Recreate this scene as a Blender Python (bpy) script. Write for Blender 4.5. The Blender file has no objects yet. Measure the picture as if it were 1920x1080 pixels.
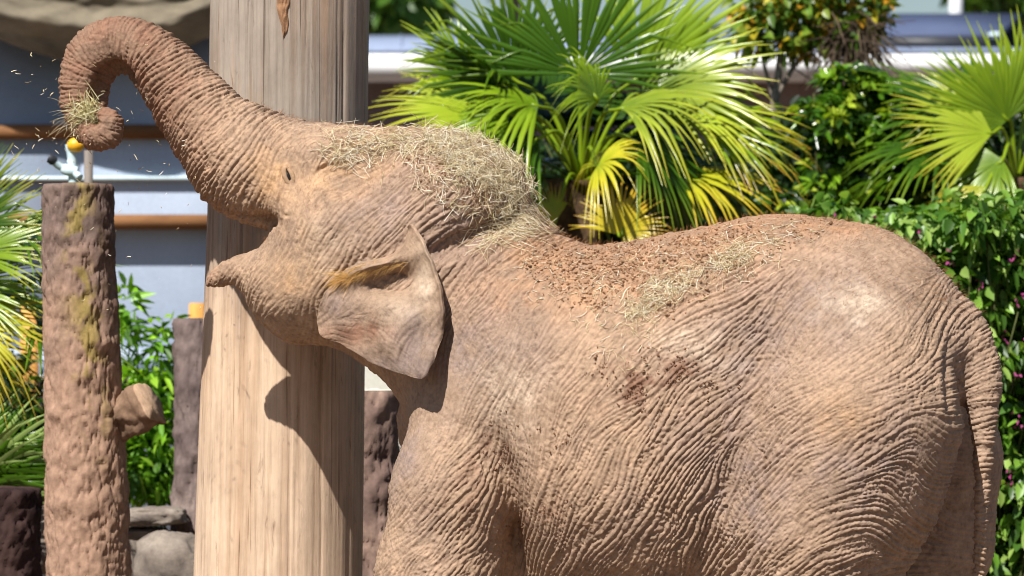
import bpy, bmesh, math, random
import numpy as np
from mathutils import Vector, Matrix
from mathutils.bvhtree import BVHTree

rng = np.random.default_rng(7)
random.seed(7)
R = math.radians
scene = bpy.context.scene
col = scene.collection

# ------------------------------------------------------------------ camera, sky, sun, exposure
LENS, SENSOR, CAM_Z = 135.0, 36.0, 2.0
S = 0.0021                                   # metres per photograph pixel at the elephant
D = 1920 * S * LENS / SENSOR                 # camera distance from the plane Y = 0
cam_d = bpy.data.cameras.new('camera')
cam = bpy.data.objects.new('camera', cam_d)
col.objects.link(cam)
cam.location = (0, -D, CAM_Z)
cam.rotation_euler = (R(90), 0, 0)
cam_d.lens = LENS
cam_d.sensor_width = SENSOR
cam_d.clip_end = 600
cam_d.dof.use_dof = True
cam_d.dof.focus_distance = D - 0.30
cam_d.dof.aperture_fstop = 2.9
scene.camera = cam

SUN_EL, SUN_AZ = R(51), R(30)                # azimuth to the left of the viewer's back
to_sun = Vector((-math.sin(SUN_AZ) * math.cos(SUN_EL), -math.cos(SUN_AZ) * math.cos(SUN_EL), math.sin(SUN_EL)))
world = bpy.data.worlds.new('World')
scene.world = world
world.use_nodes = True
wn = world.node_tree.nodes
sky = wn.new('ShaderNodeTexSky')
sky.sky_type = 'NISHITA'
sky.sun_disc = False
sky.sun_elevation = SUN_EL
sky.sun_rotation = math.atan2(to_sun.x, to_sun.y)
sky.air_density = 1.0
sky.dust_density = 0.4
sky.ozone_density = 2.0
world.node_tree.links.new(sky.outputs[0], wn['Background'].inputs[0])
wn['Background'].inputs[1].default_value = 0.05
sun_d = bpy.data.lights.new('sun', 'SUN')
sun_d.energy = 5.0
sun_d.angle = R(0.53)
sun_d.color = (1.0, 0.965, 0.91)
sun = bpy.data.objects.new('sun', sun_d)
col.objects.link(sun)
sun.rotation_euler = (-to_sun).to_track_quat('-Z', 'Y').to_euler()
sun.location = (-6, -8, 12)
scene.view_settings.view_transform = 'Standard'
scene.view_settings.look = 'None'
scene.view_settings.exposure = 0.58
scene.view_settings.gamma = 1.0
scene.render.engine = 'CYCLES'
scene.cycles.use_denoising = True
scene.cycles.filter_width = 1.0
scene.cycles.max_bounces = 8
scene.cycles.transparent_max_bounces = 8

# ------------------------------------------------------------------ helpers
def at(px, py, Y):
    """the point at depth Y that the photograph shows at pixel (px, py)"""
    k = S * (D + Y) / D
    return Vector(((px - 960) * k, Y, CAM_Z + (540 - py) * k))

def sc(Y):
    return S * (D + Y) / D

def tag(o, label=None, cat=None, group=None, kind=None):
    if label: o['label'] = label
    if cat: o['category'] = cat
    if group: o['group'] = group
    if kind: o['kind'] = kind
    return o

def empty(name, loc=(0, 0, 0)):
    o = bpy.data.objects.new(name, None)
    o.empty_display_size = 0.1
    o.location = loc
    col.objects.link(o)
    return o

def mesh_np(name, v, faces, mat=None, parent=None, smooth=True, cols=None, uv=None):
    """faces: (n,3) or (n,4) array, or a list of such arrays; v in world space (parent's location is subtracted)"""
    v = np.asarray(v, dtype=np.float32)
    if parent is not None:
        v = v - np.array(root_loc(parent), dtype=np.float32)
    if not isinstance(faces, list): faces = [faces]
    faces = [np.asarray(f, dtype=np.int32) for f in faces if len(f)]
    loops = np.concatenate([f.ravel() for f in faces])
    counts = np.concatenate([np.full(len(f), f.shape[1], dtype=np.int32) for f in faces])
    starts = np.concatenate([[0], np.cumsum(counts)[:-1]]).astype(np.int32)
    me = bpy.data.meshes.new(name)
    me.vertices.add(len(v)); me.vertices.foreach_set('co', v.ravel())
    me.loops.add(len(loops)); me.loops.foreach_set('vertex_index', loops)
    me.polygons.add(len(counts)); me.polygons.foreach_set('loop_start', starts)
    me.update(calc_edges=True)
    if smooth:
        me.polygons.foreach_set('use_smooth', np.ones(len(counts), dtype=bool))
    if cols is not None:
        a = me.color_attributes.new('tone', 'FLOAT_COLOR', 'POINT')
        c = np.ones((len(v), 4), dtype=np.float32); c[:, :cols.shape[1]] = cols
        a.data.foreach_set('color', c.ravel())
    me.validate()
    if mat: me.materials.append(mat)
    o = bpy.data.objects.new(name, me)
    col.objects.link(o)
    if parent is not None: o.parent = parent
    return o

def root_loc(p):
    l = Vector(p.location)
    while p.parent is not None:
        p = p.parent; l = l + Vector(p.location)
    return l

def frame_dirs(d):
    """two unit vectors across each direction d (n,3)"""
    up = np.tile(np.array([0, 0, 1.0]), (len(d), 1))
    up[np.abs(d[:, 2]) > 0.9] = [1, 0, 0]
    a = np.cross(d, up); a /= np.linalg.norm(a, axis=1, keepdims=True) + 1e-9
    return a, np.cross(a, d)

def tube(path, rad, n=10, cap=True):
    """a tapered tube along path"""
    path = np.asarray(path, float); rad = np.broadcast_to(np.asarray(rad, float), (len(path),))
    d = np.gradient(path, axis=0); d /= np.linalg.norm(d, axis=1, keepdims=True) + 1e-9
    a, b = frame_dirs(d)
    for i in range(1, len(path)):                       # keep the frame from flipping
        a[i] = a[i - 1] - d[i] * (a[i - 1] @ d[i]); a[i] /= np.linalg.norm(a[i]) + 1e-9
        b[i] = np.cross(a[i], d[i])
    th = np.arange(n) * 2 * math.pi / n
    v = path[:, None] + rad[:, None, None] * (np.cos(th)[None, :, None] * a[:, None] + np.sin(th)[None, :, None] * b[:, None])
    m = len(path)
    i, j = np.meshgrid(np.arange(m - 1), np.arange(n), indexing='ij')
    q = np.stack([i * n + j, (i + 1) * n + j, (i + 1) * n + (j + 1) % n, i * n + (j + 1) % n], -1).reshape(-1, 4)
    v = v.reshape(-1, 3); fs = [q]
    if cap:
        v = np.vstack([v, path[0], path[-1]])
        k = np.arange(n)
        t0 = np.stack([np.full(n, m * n), k, (k + 1) % n], -1)
        t1 = np.stack([np.full(n, m * n + 1), (m - 1) * n + (k + 1) % n, (m - 1) * n + k], -1)
        fs += [t0, t1]
    return v, fs

class Bag:
    """collects shapes into one mesh"""
    def __init__(s): s.v = []; s.f = {3: [], 4: []}; s.c = []; s.n = 0
    def add(s, v, fs, c=None):
        v = np.asarray(v, float)
        if not isinstance(fs, list): fs = [fs]
        for f in fs:
            f = np.asarray(f)
            if len(f): s.f[f.shape[1]].append(f + s.n)
        s.v.append(v)
        if c is not None: s.c.append(np.broadcast_to(np.asarray(c, float), (len(v), 3)))
        s.n += len(v)
    def build(s, name, mat, parent=None, smooth=True):
        fs = [np.concatenate(x) for x in s.f.values() if x]
        return mesh_np(name, np.concatenate(s.v), fs, mat, parent, smooth, np.concatenate(s.c) if s.c else None)

def box(lo, hi, bev=0.006):
    bm = bmesh.new()
    bmesh.ops.create_cube(bm, size=1)
    lo = Vector(lo); hi = Vector(hi)
    for v in bm.verts:
        v.co = Vector([(lo[k] + hi[k]) / 2 + v.co[k] * (hi[k] - lo[k]) for k in range(3)])
    if bev:
        bmesh.ops.bevel(bm, geom=bm.edges[:], offset=bev, segments=2, affect='EDGES')
    bm.verts.index_update()
    v = np.array([x.co for x in bm.verts]); f4 = []; f3 = []
    for f in bm.faces:
        ids = [x.index for x in f.verts]
        if len(ids) == 4: f4.append(ids)
        else:
            for k in range(1, len(ids) - 1): f3.append([ids[0], ids[k], ids[k + 1]])
    bm.free()
    return v, [np.array(f4)] + ([np.array(f3)] if f3 else [])

def hash3(i, j, k, seed):
    n = (i * 374761393 + j * 668265263 + k * 2147483647 + seed * 1274126177) & 0xFFFFFFFF
    n = ((n ^ (n >> 13)) * 1274126177) & 0xFFFFFFFF
    n = n ^ (n >> 16)
    return (n & 0xFFFF) / 32767.5 - 1.0

def noise3(p, seed=0):
    p = np.asarray(p, float)
    i = np.floor(p).astype(np.int64); f = p - i; f = f * f * (3 - 2 * f)
    out = 0
    for a in (0, 1):
        for b in (0, 1):
            for c in (0, 1):
                w = (f[..., 0] if a else 1 - f[..., 0]) * (f[..., 1] if b else 1 - f[..., 1]) * (f[..., 2] if c else 1 - f[..., 2])
                out = out + w * hash3(i[..., 0] + a, i[..., 1] + b, i[..., 2] + c, seed)
    return out

def fbm3(p, octaves=4, seed=0, gain=0.5):
    p = np.asarray(p, float); out = 0; a = 1.0
    for o in range(octaves):
        out = out + a * noise3(p * 2 ** o, seed + o * 17); a *= gain
    return out

def blur(img, sx, sy=None):
    """gaussian blur by FFT, sigma in samples along axis 0 and 1"""
    sy = sx if sy is None else sy
    fx = np.fft.fftfreq(img.shape[0])[:, None]; fy = np.fft.rfftfreq(img.shape[1])[None]
    return np.fft.irfft2(np.fft.rfft2(img) * np.exp(-2 * math.pi ** 2 * ((fx * sx) ** 2 + (fy * sy) ** 2)), s=img.shape)

def bilin(img, u, v):
    """sample img at fractional index (u, v)"""
    u = np.clip(u, 0, img.shape[0] - 1.001); v = np.clip(v, 0, img.shape[1] - 1.001)
    i = u.astype(np.int32); j = v.astype(np.int32); a = u - i; b = v - j
    if img.ndim == 3: a = a[..., None]; b = b[..., None]
    return (img[i, j] * (1 - a) * (1 - b) + img[i + 1, j] * a * (1 - b) + img[i, j + 1] * (1 - a) * b + img[i + 1, j + 1] * a * b)

def smooth_path(pts, n):
    """Catmull-Rom through pts (k, d), n samples"""
    p = np.asarray(pts, float); k = len(p)
    e = np.vstack([2 * p[0] - p[1], p, 2 * p[-1] - p[-2]])
    t = np.linspace(0, k - 1 - 1e-6, n); i = t.astype(int); f = (t - i)[:, None]
    a, b, c, d = e[i], e[i + 1], e[i + 2], e[i + 3]
    return 0.5 * (2 * b + (c - a) * f + (2 * a - 5 * b + 4 * c - d) * f ** 2 + (3 * b - a - 3 * c + d) * f ** 3)

def smooth_loop(pts, n):
    p = np.asarray(pts, float); k = len(p)
    t = np.arange(n) * k / n; i = t.astype(int); f = (t - i)[:, None]
    a, b, c, d = p[(i - 1) % k], p[i % k], p[(i + 1) % k], p[(i + 2) % k]
    return 0.5 * (2 * b + (c - a) * f + (2 * a - 5 * b + 4 * c - d) * f ** 2 + (3 * b - a - 3 * c + d) * f ** 3)

def in_poly(poly, x, y):
    poly = np.asarray(poly, float); r = np.zeros(np.shape(x), bool)
    x0, y0 = poly[:, 0], poly[:, 1]; x1, y1 = np.roll(x0, -1), np.roll(y0, -1)
    for a, b, c, d in zip(x0, y0, x1, y1):
        m = (b > y) != (d > y)
        r ^= m & (x < (c - a) * (y - b) / (d - b + 1e-12) + a)
    return r

# ------------------------------------------------------------------ materials
class Nodes:
    def __init__(s, name):
        s.m = bpy.data.materials.new(name); s.m.use_nodes = True
        s.t = s.m.node_tree; s.b = s.t.nodes['Principled BSDF']; s.out = s.t.nodes['Material Output']
    def n(s, typ, **k):
        x = s.t.nodes.new(typ)
        for a, b in k.items():
            if a.startswith('i_'):
                x.inputs[a[2:].replace('_', ' ')].default_value = b
            else: setattr(x, a, b)
        return x
    def l(s, a, b): s.t.links.new(a, b)
    def coord(s, scale=(1, 1, 1), kind='Object'):
        tc = s.n('ShaderNodeTexCoord'); mp = s.n('ShaderNodeMapping'); mp.inputs['Scale'].default_value = scale
        s.l(tc.outputs[kind], mp.inputs[0]); return mp.outputs[0]
    def noise(s, scale, detail=5, rough=0.6, vec=None, dist=0.0):
        x = s.n('ShaderNodeTexNoise'); x.inputs['Scale'].default_value = scale; x.inputs['Detail'].default_value = detail
        x.inputs['Roughness'].default_value = rough; x.inputs['Distortion'].default_value = dist
        if vec is not None: s.l(vec, x.inputs['Vector'])
        return x.outputs['Fac']
    def ramp(s, fac, stops):
        x = s.n('ShaderNodeValToRGB'); cr = x.color_ramp
        while len(cr.elements) < len(stops): cr.elements.new(0.5)
        for e, (p, c) in zip(cr.elements, stops):
            e.position = p; e.color = (*c, 1) if len(c) == 3 else c
        s.l(fac, x.inputs[0]); return x.outputs[0]
    def mix(s, a, b, fac, mode='MIX'):
        x = s.n('ShaderNodeMix', data_type='RGBA', blend_type=mode)
        for sock, val in ((x.inputs[0], fac), (x.inputs[6], a), (x.inputs[7], b)):
            if isinstance(val, (int, float)): sock.default_value = val
            elif isinstance(val, tuple): sock.default_value = (*val, 1)
            else: s.l(val, sock)
        return x.outputs[2]
    def attr(s, name='tone'):
        x = s.n('ShaderNodeAttribute'); x.attribute_name = name; return x.outputs['Color']
    def bump(s, h, strength, dist, prev=None):
        x = s.n('ShaderNodeBump'); x.inputs['Strength'].default_value = strength; x.inputs['Distance'].default_value = dist
        s.l(h, x.inputs['Height'])
        if prev is not None: s.l(prev, x.inputs['Normal'])
        return x.outputs[0]
    def done(s, color=None, rough=0.8, normal=None, spec=0.3):
        if color is not None:
            if isinstance(color, tuple): s.b.inputs['Base Color'].default_value = (*color, 1)
            else: s.l(color, s.b.inputs['Base Color'])
        if isinstance(rough, (int, float)): s.b.inputs['Roughness'].default_value = rough
        else: s.l(rough, s.b.inputs['Roughness'])
        if normal is not None: s.l(normal, s.b.inputs['Normal'])
        s.b.inputs['Specular IOR Level'].default_value = spec
        return s.m

M = {}
# ------------------------------------------------------------------ the elephant
YAW = R(11)
CY, SY = math.cos(YAW), math.sin(YAW)
X0 = (850 - 960) * S
def loc2world(p):
    p = np.asarray(p, float); q = np.empty_like(p)
    q[..., 0] = p[..., 0] * CY + p[..., 1] * SY + X0
    q[..., 1] = -p[..., 0] * SY + p[..., 1] * CY
    q[..., 2] = p[..., 2]
    return q
def world2loc(p):
    p = np.asarray(p, float); q = np.empty_like(p)
    x = p[..., 0] - X0
    q[..., 0] = x * CY - p[..., 1] * SY
    q[..., 1] = x * SY + p[..., 1] * CY
    q[..., 2] = p[..., 2]
    return q
def px2loc(px, py, yl):
    """where the pixel's ray meets the elephant's own plane y = yl; returns (x, z)"""
    px = np.asarray(px, float); py = np.asarray(py, float)
    o = world2loc(np.array([0, -D, CAM_Z])); d = np.stack([(px - 960) * S / D, np.ones_like(px), (540 - py) * S / D], -1)
    dl = np.stack([d[..., 0] * CY - d[..., 1] * SY, d[..., 0] * SY + d[..., 1] * CY, d[..., 2]], -1)
    t = (yl - o[1]) / dl[..., 1]
    return o[0] + dl[..., 0] * t, o[2] + dl[..., 2] * t

# profile of head, neck and torso on the middle plane
PROFILE = [(470, 207), (520, 221), (600, 231), (700, 239), (790, 241), (860, 250), (920, 271), (960, 298), (984, 338), (990, 376),
 (1012, 408), (1045, 438), (1080, 456), (1115, 462), (1200, 451), (1290, 433), (1400, 410), (1470, 402), (1550, 411), (1650, 428),
 (1720, 467), (1780, 523), (1818, 576), (1840, 634), (1838, 685), (1794, 755), (1735, 850), (1670, 980), (1600, 1090), (1500, 1160),
 (1300, 1190), (1100, 1175), (950, 1130), (860, 1070), (820, 1000), (800, 900), (778, 815), (750, 745), (698, 692), (640, 655),
 (600, 646), (545, 643), (503, 617), (474, 582), (456, 550), (440, 533), (412, 538), (392, 539), (385, 527), (395, 506), (420, 489), (455, 479),
 (490, 464), (510, 446), (520, 427), (505, 416), (470, 409), (430, 397), (396, 380), (372, 345), (410, 265)]
pp = smooth_loop(PROFILE, 600)
plx, plz = px2loc(pp[:, 0], pp[:, 1], 0.0)
prof = np.stack([plx, plz], -1)
HB = 0.012                                   # step of the 2-D maps
bx0, bz0 = -1.95, 0.2
BNX, BNZ = int(4.3 / HB), int(3.05 / HB)
gx = bx0 + np.arange(BNX) * HB; gz = bz0 + np.arange(BNZ) * HB
GX, GZ = np.meshgrid(gx, gz, indexing='ij')
inside = in_poly(prof, GX, GZ)
def dist_poly(poly, x, z):
    a = poly; b = np.roll(poly, -1, 0); best = np.full(x.shape, 9.0)
    for p, q in zip(a[::2], np.roll(a[::2], -1, 0)):
        ex, ez = q - p; t = np.clip(((x - p[0]) * ex + (z - p[1]) * ez) / (ex * ex + ez * ez + 1e-12), 0, 1)
        best = np.minimum(best, (x - p[0] - t * ex) ** 2 + (z - p[1] - t * ez) ** 2)
    return np.sqrt(best)
dB = dist_poly(prof, GX, GZ)
# inflate: laplace(u) = -2 inside, u = 0 on the outline; half width = sqrt(u)
u = None
for st, its in ((6, 500), (3, 500), (1, 260)):
    ins = inside[::st, ::st]; h2 = (HB * st) ** 2
    if u is None: v = np.zeros(ins.shape)
    else:
        ii = np.minimum(np.arange(ins.shape[0]) * st / prev, u.shape[0] - 1.01); jj = np.minimum(np.arange(ins.shape[1]) * st / prev, u.shape[1] - 1.01)
        v = bilin(u, *np.meshgrid(ii, jj, indexing='ij'))
    v = v * ins
    for k in range(its):
        w = 0.25 * (np.roll(v, 1, 0) + np.roll(v, -1, 0) + np.roll(v, 1, 1) + np.roll(v, -1, 1) + 2 * h2)
        v = np.where(ins, w, 0)
    u, prev = v, st
def gpx(px, py, rx, ry, amp, yl=-0.3, rot=0):
    """a soft bump in the maps round a pixel, radii in pixels; rot turns it (degrees, anticlockwise in the picture)"""
    x, z = px2loc(px, py, yl); c, s = math.cos(R(rot)), math.sin(R(rot))
    a = ((GX - x) * c + (GZ - z) * s) / (rx * S); b = (-(GX - x) * s + (GZ - z) * c) / (ry * S)
    return amp * np.exp(-(a * a + b * b))
# width factor: the head is narrower than the barrel
kx, _ = px2loc(np.array([480, 560, 700, 860, 960, 1060, 1250, 1600, 1850]), np.full(9, 500), 0)
ksc = np.interp(GX, kx, [0.92, 0.86, 0.80, 0.78, 0.80, 0.88, 0.92, 0.90, 0.80])
wmap = np.sqrt(np.maximum(u, 0)) * ksc
fade = np.clip(dB / 0.10, 0, 1) * inside
REL = (gpx(545, 332, 36, 50, -0.022) + gpx(562, 268, 46, 34, 0.026) + gpx(614, 322, 34, 18, -0.020) + gpx(610, 350, 30, 16, 0.010) + gpx(515, 345, 26, 60, 0.010)
     + gpx(690, 325, 80, 46, -0.058, rot=15) + gpx(600, 410, 55, 45, 0.022) + gpx(545, 565, 70, 60, 0.032) + gpx(640, 455, 20, 60, -.014, rot=-40) + gpx(600, 480, 40, 60, 0.010)
     + gpx(860, 325, 100, 60, 0.05) + gpx(800, 440, 40, 70, 0.0)
     + gpx(890, 440, 150, 24, -0.085, rot=25) + gpx(960, 405, 60, 22, -0.06, rot=35) + gpx(880, 478, 110, 12, 0.03, rot=28) + gpx(860, 520, 30, 110, -0.03, rot=-12)
     + gpx(645, 570, 26, 110, -0.035, rot=-20) + gpx(700, 440, 100, 26, 0.012, rot=35)
     + gpx(1620, 560, 150, 130, 0.05, -0.45) + gpx(1430, 640, 110, 150, -0.045, -0.5, rot=-30) + gpx(1380, 930, 60, 190, -0.055, -0.5, rot=-14)
     + gpx(1120, 640, 160, 160, 0.03, -0.5) + gpx(930, 700, 90, 200, 0.035, -0.45) + gpx(1130, 960, 200, 150, 0.05, -0.5)
     + gpx(1560, 480, 220, 40, 0.02, -0.2) + gpx(1250, 470, 200, 30, 0.02, -0.2)
     + gpx(1720, 640, 40, 120, -0.02, -0.4, rot=-20)
     + gpx(945, 970, 28, 130, -0.20, -0.5, rot=8) + gpx(905, 850, 24, 70, -0.05, -0.5, rot=30))
wmap = np.where(inside, np.maximum(wmap + REL * fade, 0.0), 0)
wsm = blur(wmap, 1.2)
def half_width(x, z): return bilin(wsm, (x - bx0) / HB, (z - bz0) / HB)
def surf_px(px, py):
    yl = np.full(np.shape(px), -0.25)
    for k in range(5):
        x, z = px2loc(px, py, yl); yl = -half_width(x, z)
    return x, z
uu = np.where(inside, np.maximum(wmap, 1e-4) ** 2, -0.16 * dB)
uu = np.where(inside, uu, np.minimum(uu, 0))
gux, guz = np.gradient(blur(uu, 1.0), HB)

# volume grid: even in the frame, coarse below it
HV = 0.0155
xs = np.arange(-1.80, 2.32, HV); ys = np.arange(-0.80, 0.80, HV)
zs = np.concatenate([np.arange(-0.06, 0.78, 0.042), np.arange(0.80, 3.14, HV)])
SXg, SZg = np.meshgrid(xs, zs, indexing='ij')
fu, fv = (SXg - bx0) / HB, (SZg - bz0) / HB
u2 = bilin(uu, fu, fv); g2 = bilin(gux, fu, fv) ** 2 + bilin(guz, fu, fv) ** 2
u2 = np.where(SZg < bz0 + 0.05, -0.3, u2)
F = (ys[None, :, None] ** 2 - u2[:, None, :]) / np.sqrt(4 * ys[None, :, None] ** 2 + np.maximum(g2[:, None, :], 0.012))
F = np.clip(F, -0.4, 0.4).astype(np.float32)
def smin(a, b, k):
    h = np.maximum(k - np.abs(a - b), 0) / k
    return np.minimum(a, b) - h * h * k * 0.25
def blend(fn, lo, hi, k):
    """smooth union with a distance function, only inside its box"""
    pad = 0.25
    i = [slice(max(np.searchsorted(ax, lo[n] - pad) - 1, 0), np.searchsorted(ax, hi[n] + pad) + 1) for n, ax in enumerate((xs, ys, zs))]
    X, Y, Z = np.meshgrid(xs[i[0]], ys[i[1]], zs[i[2]], indexing='ij')
    F[i[0], i[1], i[2]] = smin(F[i[0], i[1], i[2]], fn(X, Y, Z), k)
def cone_chain(pts, k, joint=0.03):
    """rounded cones through pts: (x, y, z, r)"""
    for (x0, y0, z0, r0), (x1, y1, z1, r1) in zip(pts[:-1], pts[1:]):
        e = np.array([x1 - x0, y1 - y0, z1 - z0]); L = e @ e + 1e-9
        def fn(X, Y, Z):
            t = np.clip(((X - x0) * e[0] + (Y - y0) * e[1] + (Z - z0) * e[2]) / L, 0, 1)
            return np.sqrt((X - x0 - t * e[0]) ** 2 + (Y - y0 - t * e[1]) ** 2 + (Z - z0 - t * e[2]) ** 2) - (r0 + (r1 - r0) * t)
        m = max(r0, r1)
        blend(fn, (min(x0, x1) - m, min(y0, y1) - m, min(z0, z1) - m), (max(x0, x1) + m, max(y0, y1) + m, max(z0, z1) + m), k)
def ellipsoid(px, py, yl, rx, ry, rz, k):
    x, z = px2loc(px, py, yl)
    def fn(X, Y, Z):
        a = np.sqrt(((X - x) / rx) ** 2 + ((Y - yl) / ry) ** 2 + ((Z - z) / rz) ** 2)
        b = np.sqrt(((X - x) / rx ** 2) ** 2 + ((Y - yl) / ry ** 2) ** 2 + ((Z - z) / rz ** 2) ** 2)
        return a * (a - 1) / (b + 1e-6)
    blend(fn, (x - rx, yl - ry, z - rz), (x + rx, yl + ry, z + rz), k)
def chain_px(rows, k):
    """rows: (px, py, local y, radius in px)"""
    pts = []
    for px, py, yl, r in rows:
        x, z = px2loc(px, py, yl); pts.append((float(x), yl, float(z), r * S))
    cone_chain(pts, k)
TRUNK = [(520, 330, 0, 100), (455, 298, 0, 96), (400, 246, 0, 75), (350, 184, 0, 65), (308, 130, 0, 54), (272, 98, 0, 47), (229, 82, 0, 44),
         (190, 92, 0, 43), (164, 125, -0.005, 41.5), (157, 170, -0.01, 38.5), (157, 212, -0.02, 34.5)]
tp = smooth_path(TRUNK, 28)
chain_px([tuple(r) for r in tp], 0.05)
for row in ([(157, 212, -0.02, 34.5), (163, 238, -0.05, 33)], [(163, 238, -0.05, 33), (180, 254, -0.085, 31)], [(180, 254, -0.085, 31), (200, 252, -0.10, 30), (207, 232, -0.10, 26), (200, 220, -0.09, 23)]):
    chain_px(row, 0.012)
# lower lip, and the hollow underside of the trunk's bend
chain_px([(393, 528, 0, 9), (415, 516, 0, 16), (445, 506, 0, 21), (490, 512, 0, 36)], 0.03)
def carve(rows, k):
    for (a, b) in zip(rows[:-1], rows[1:]):
        (x0, z0), (x1, z1) = px2loc(a[0], a[1], a[2]), px2loc(b[0], b[1], b[2]); p0 = np.array([x0, a[2], z0]); e = np.array([x1, b[2], z1]) - p0; L = e @ e + 1e-9; r0, r1 = a[3] * S, b[3] * S
        X, Y, Z = np.meshgrid(xs, ys, zs, indexing='ij', sparse=True)
        lo = np.minimum(p0, p0 + e) - .25; hi = np.maximum(p0, p0 + e) + .25
        i = [slice(max(np.searchsorted(ax, lo[n]), 0), np.searchsorted(ax, hi[n])) for n, ax in enumerate((xs, ys, zs))]
        X, Y, Z = np.meshgrid(xs[i[0]], ys[i[1]], zs[i[2]], indexing='ij')
        t = np.clip(((X - p0[0]) * e[0] + (Y - p0[1]) * e[1] + (Z - p0[2]) * e[2]) / L, 0, 1)
        d = np.sqrt((X - p0[0] - t * e[0]) ** 2 + (Y - p0[1] - t * e[1]) ** 2 + (Z - p0[2] - t * e[2]) ** 2) - (r0 + (r1 - r0) * t)
        F[i[0], i[1], i[2]] = -smin(-F[i[0], i[1], i[2]], d, k)
carve([(262, 140, -.045, 17), (226, 132, -.055, 22), (202, 146, -.06, 24), (190, 176, -.06, 20), (188, 196, -.06, 10)], .02)
for yc in (-.10, -.16, -.22):
    carve([(446, 402, yc, 7), (480, 408, yc, 12), (508, 414, yc - .02, 15), (523, 421, yc - .03, 9)], .008)
carve([(179, 229, -.30, 8), (179, 229, -.06, 8)], .008)
# legs
for rows, k in (
    ([(888, 760, -0.27, 104), (850, 920, -0.33, 106), (820, 1080, -0.35, 106), (806, 1250, -0.30, 88), (800, 1400, -0.30, 84), (798, 1475, -0.30, 92)], 0.10),
    ([(850, 790, 0.22, 108), (880, 1000, 0.29, 100), (900, 1250, 0.30, 84), (900, 1400, 0.30, 82), (898, 1475, 0.30, 92)], 0.10),
    ([(1606, 700, -0.25, 160), (1604, 790, -0.29, 182), (1572, 900, -0.30, 178), (1522, 1010, -0.30, 168), (1500, 1130, -0.30, 130), (1540, 1290, -0.30, 86), (1560, 1400, -0.30, 82), (1555, 1475, -0.30, 90)], 0.10),
    ([(1670, 760, 0.28, 140), (1713, 860, 0.37, 156), (1712, 1010, 0.37, 142), (1680, 1130, 0.30, 122), (1720, 1290, 0.30, 86), (1740, 1400, 0.30, 82), (1735, 1475, 0.30, 90)], 0.10)):
    chain_px(rows, k)
# tail
TAIL = [(1812, 600, -0.02, 32), (1830, 680, -0.03, 38), (1841, 740, -0.07, 31), (1844, 800, -0.10, 25), (1842, 900, -0.13, 16.5), (1838, 1000, -0.13, 13), (1835, 1080, -0.12, 11.5), (1830, 1200, -0.03, 10)]
tl = smooth_path(TAIL, 16)
chain_px([tuple(r) for r in tl[:6]], 0.05)
carve([(1788, 690, -.22, 6), (1806, 770, -.20, 16), (1812, 850, -.17, 24), (1808, 950, -.12, 26)], .02)
chain_px([tuple(r) for r in tl[4:]], 0.012)

# surface nets
def surface_nets(F, ax):
    nx, ny, nz = F.shape
    s = F < 0
    cs = np.zeros((nx - 1, ny - 1, nz - 1), np.int8)
    for a in (0, 1):
        for b in (0, 1):
            for c in (0, 1):
                cs += s[a:nx - 1 + a, b:ny - 1 + b, c:nz - 1 + c]
    I = np.argwhere((cs > 0) & (cs < 8))
    idx = np.full(cs.shape, -1, np.int64); idx[tuple(I.T)] = np.arange(len(I))
    acc = np.zeros((len(I), 3)); cnt = np.zeros(len(I))
    corners = [(a, b, c) for a in (0, 1) for b in (0, 1) for c in (0, 1)]
    val = {q: F[I[:, 0] + q[0], I[:, 1] + q[1], I[:, 2] + q[2]] for q in corners}
    for q in corners:
        for d in range(3):
            if q[d] == 0:
                p = list(q); p[d] = 1; p = tuple(p)
                m = (val[q] < 0) != (val[p] < 0)
                t = np.where(m, val[q] / (val[q] - val[p] + 1e-12), 0)
                pos = np.tile(np.array(q, float), (len(I), 1)); pos[:, d] += t
                acc += pos * m[:, None]; cnt += m
    acc /= cnt[:, None]
    P = np.empty((len(I), 3))
    for d in range(3):
        P[:, d] = ax[d][I[:, d]] * (1 - acc[:, d]) + ax[d][I[:, d] + 1] * acc[:, d]
    quads = []
    for d in range(3):
        e1, e2 = [(1, 2), (2, 0), (0, 1)][d]
        sl0 = [slice(1, -1)] * 3; sl1 = [slice(1, -1)] * 3
        sl0[d] = slice(0, -1); sl1[d] = slice(1, None)
        A, B = s[tuple(sl0)], s[tuple(sl1)]
        E = np.argwhere(A != B); off = np.ones(3, int); off[d] = 0; E = E + off
        flip = s[tuple(E.T)]
        u1 = np.zeros(3, int); u1[e1] = 1; u2_ = np.zeros(3, int); u2_[e2] = 1
        q = np.stack([idx[tuple((E - u1 - u2_).T)], idx[tuple((E - u2_).T)], idx[tuple(E.T)], idx[tuple((E - u1).T)]], -1)
        q[~flip] = q[~flip][:, ::-1]
        quads.append(q)
    return P, np.concatenate(quads)
bv, bq = surface_nets(F, (xs, ys, zs))
for it in range(3):                                  # a light relax takes the voxel steps out
    a = np.concatenate([bq[:, 0], bq[:, 1], bq[:, 2], bq[:, 3]]); b = np.concatenate([bq[:, 1], bq[:, 2], bq[:, 3], bq[:, 0]])
    sm = np.zeros_like(bv); n = np.zeros(len(bv))
    for p, q in ((a, b), (b, a)):
        np.add.at(sm, p, bv[q]); np.add.at(n, p, 1)
    bv = bv * 0.45 + 0.55 * sm / n[:, None]

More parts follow.
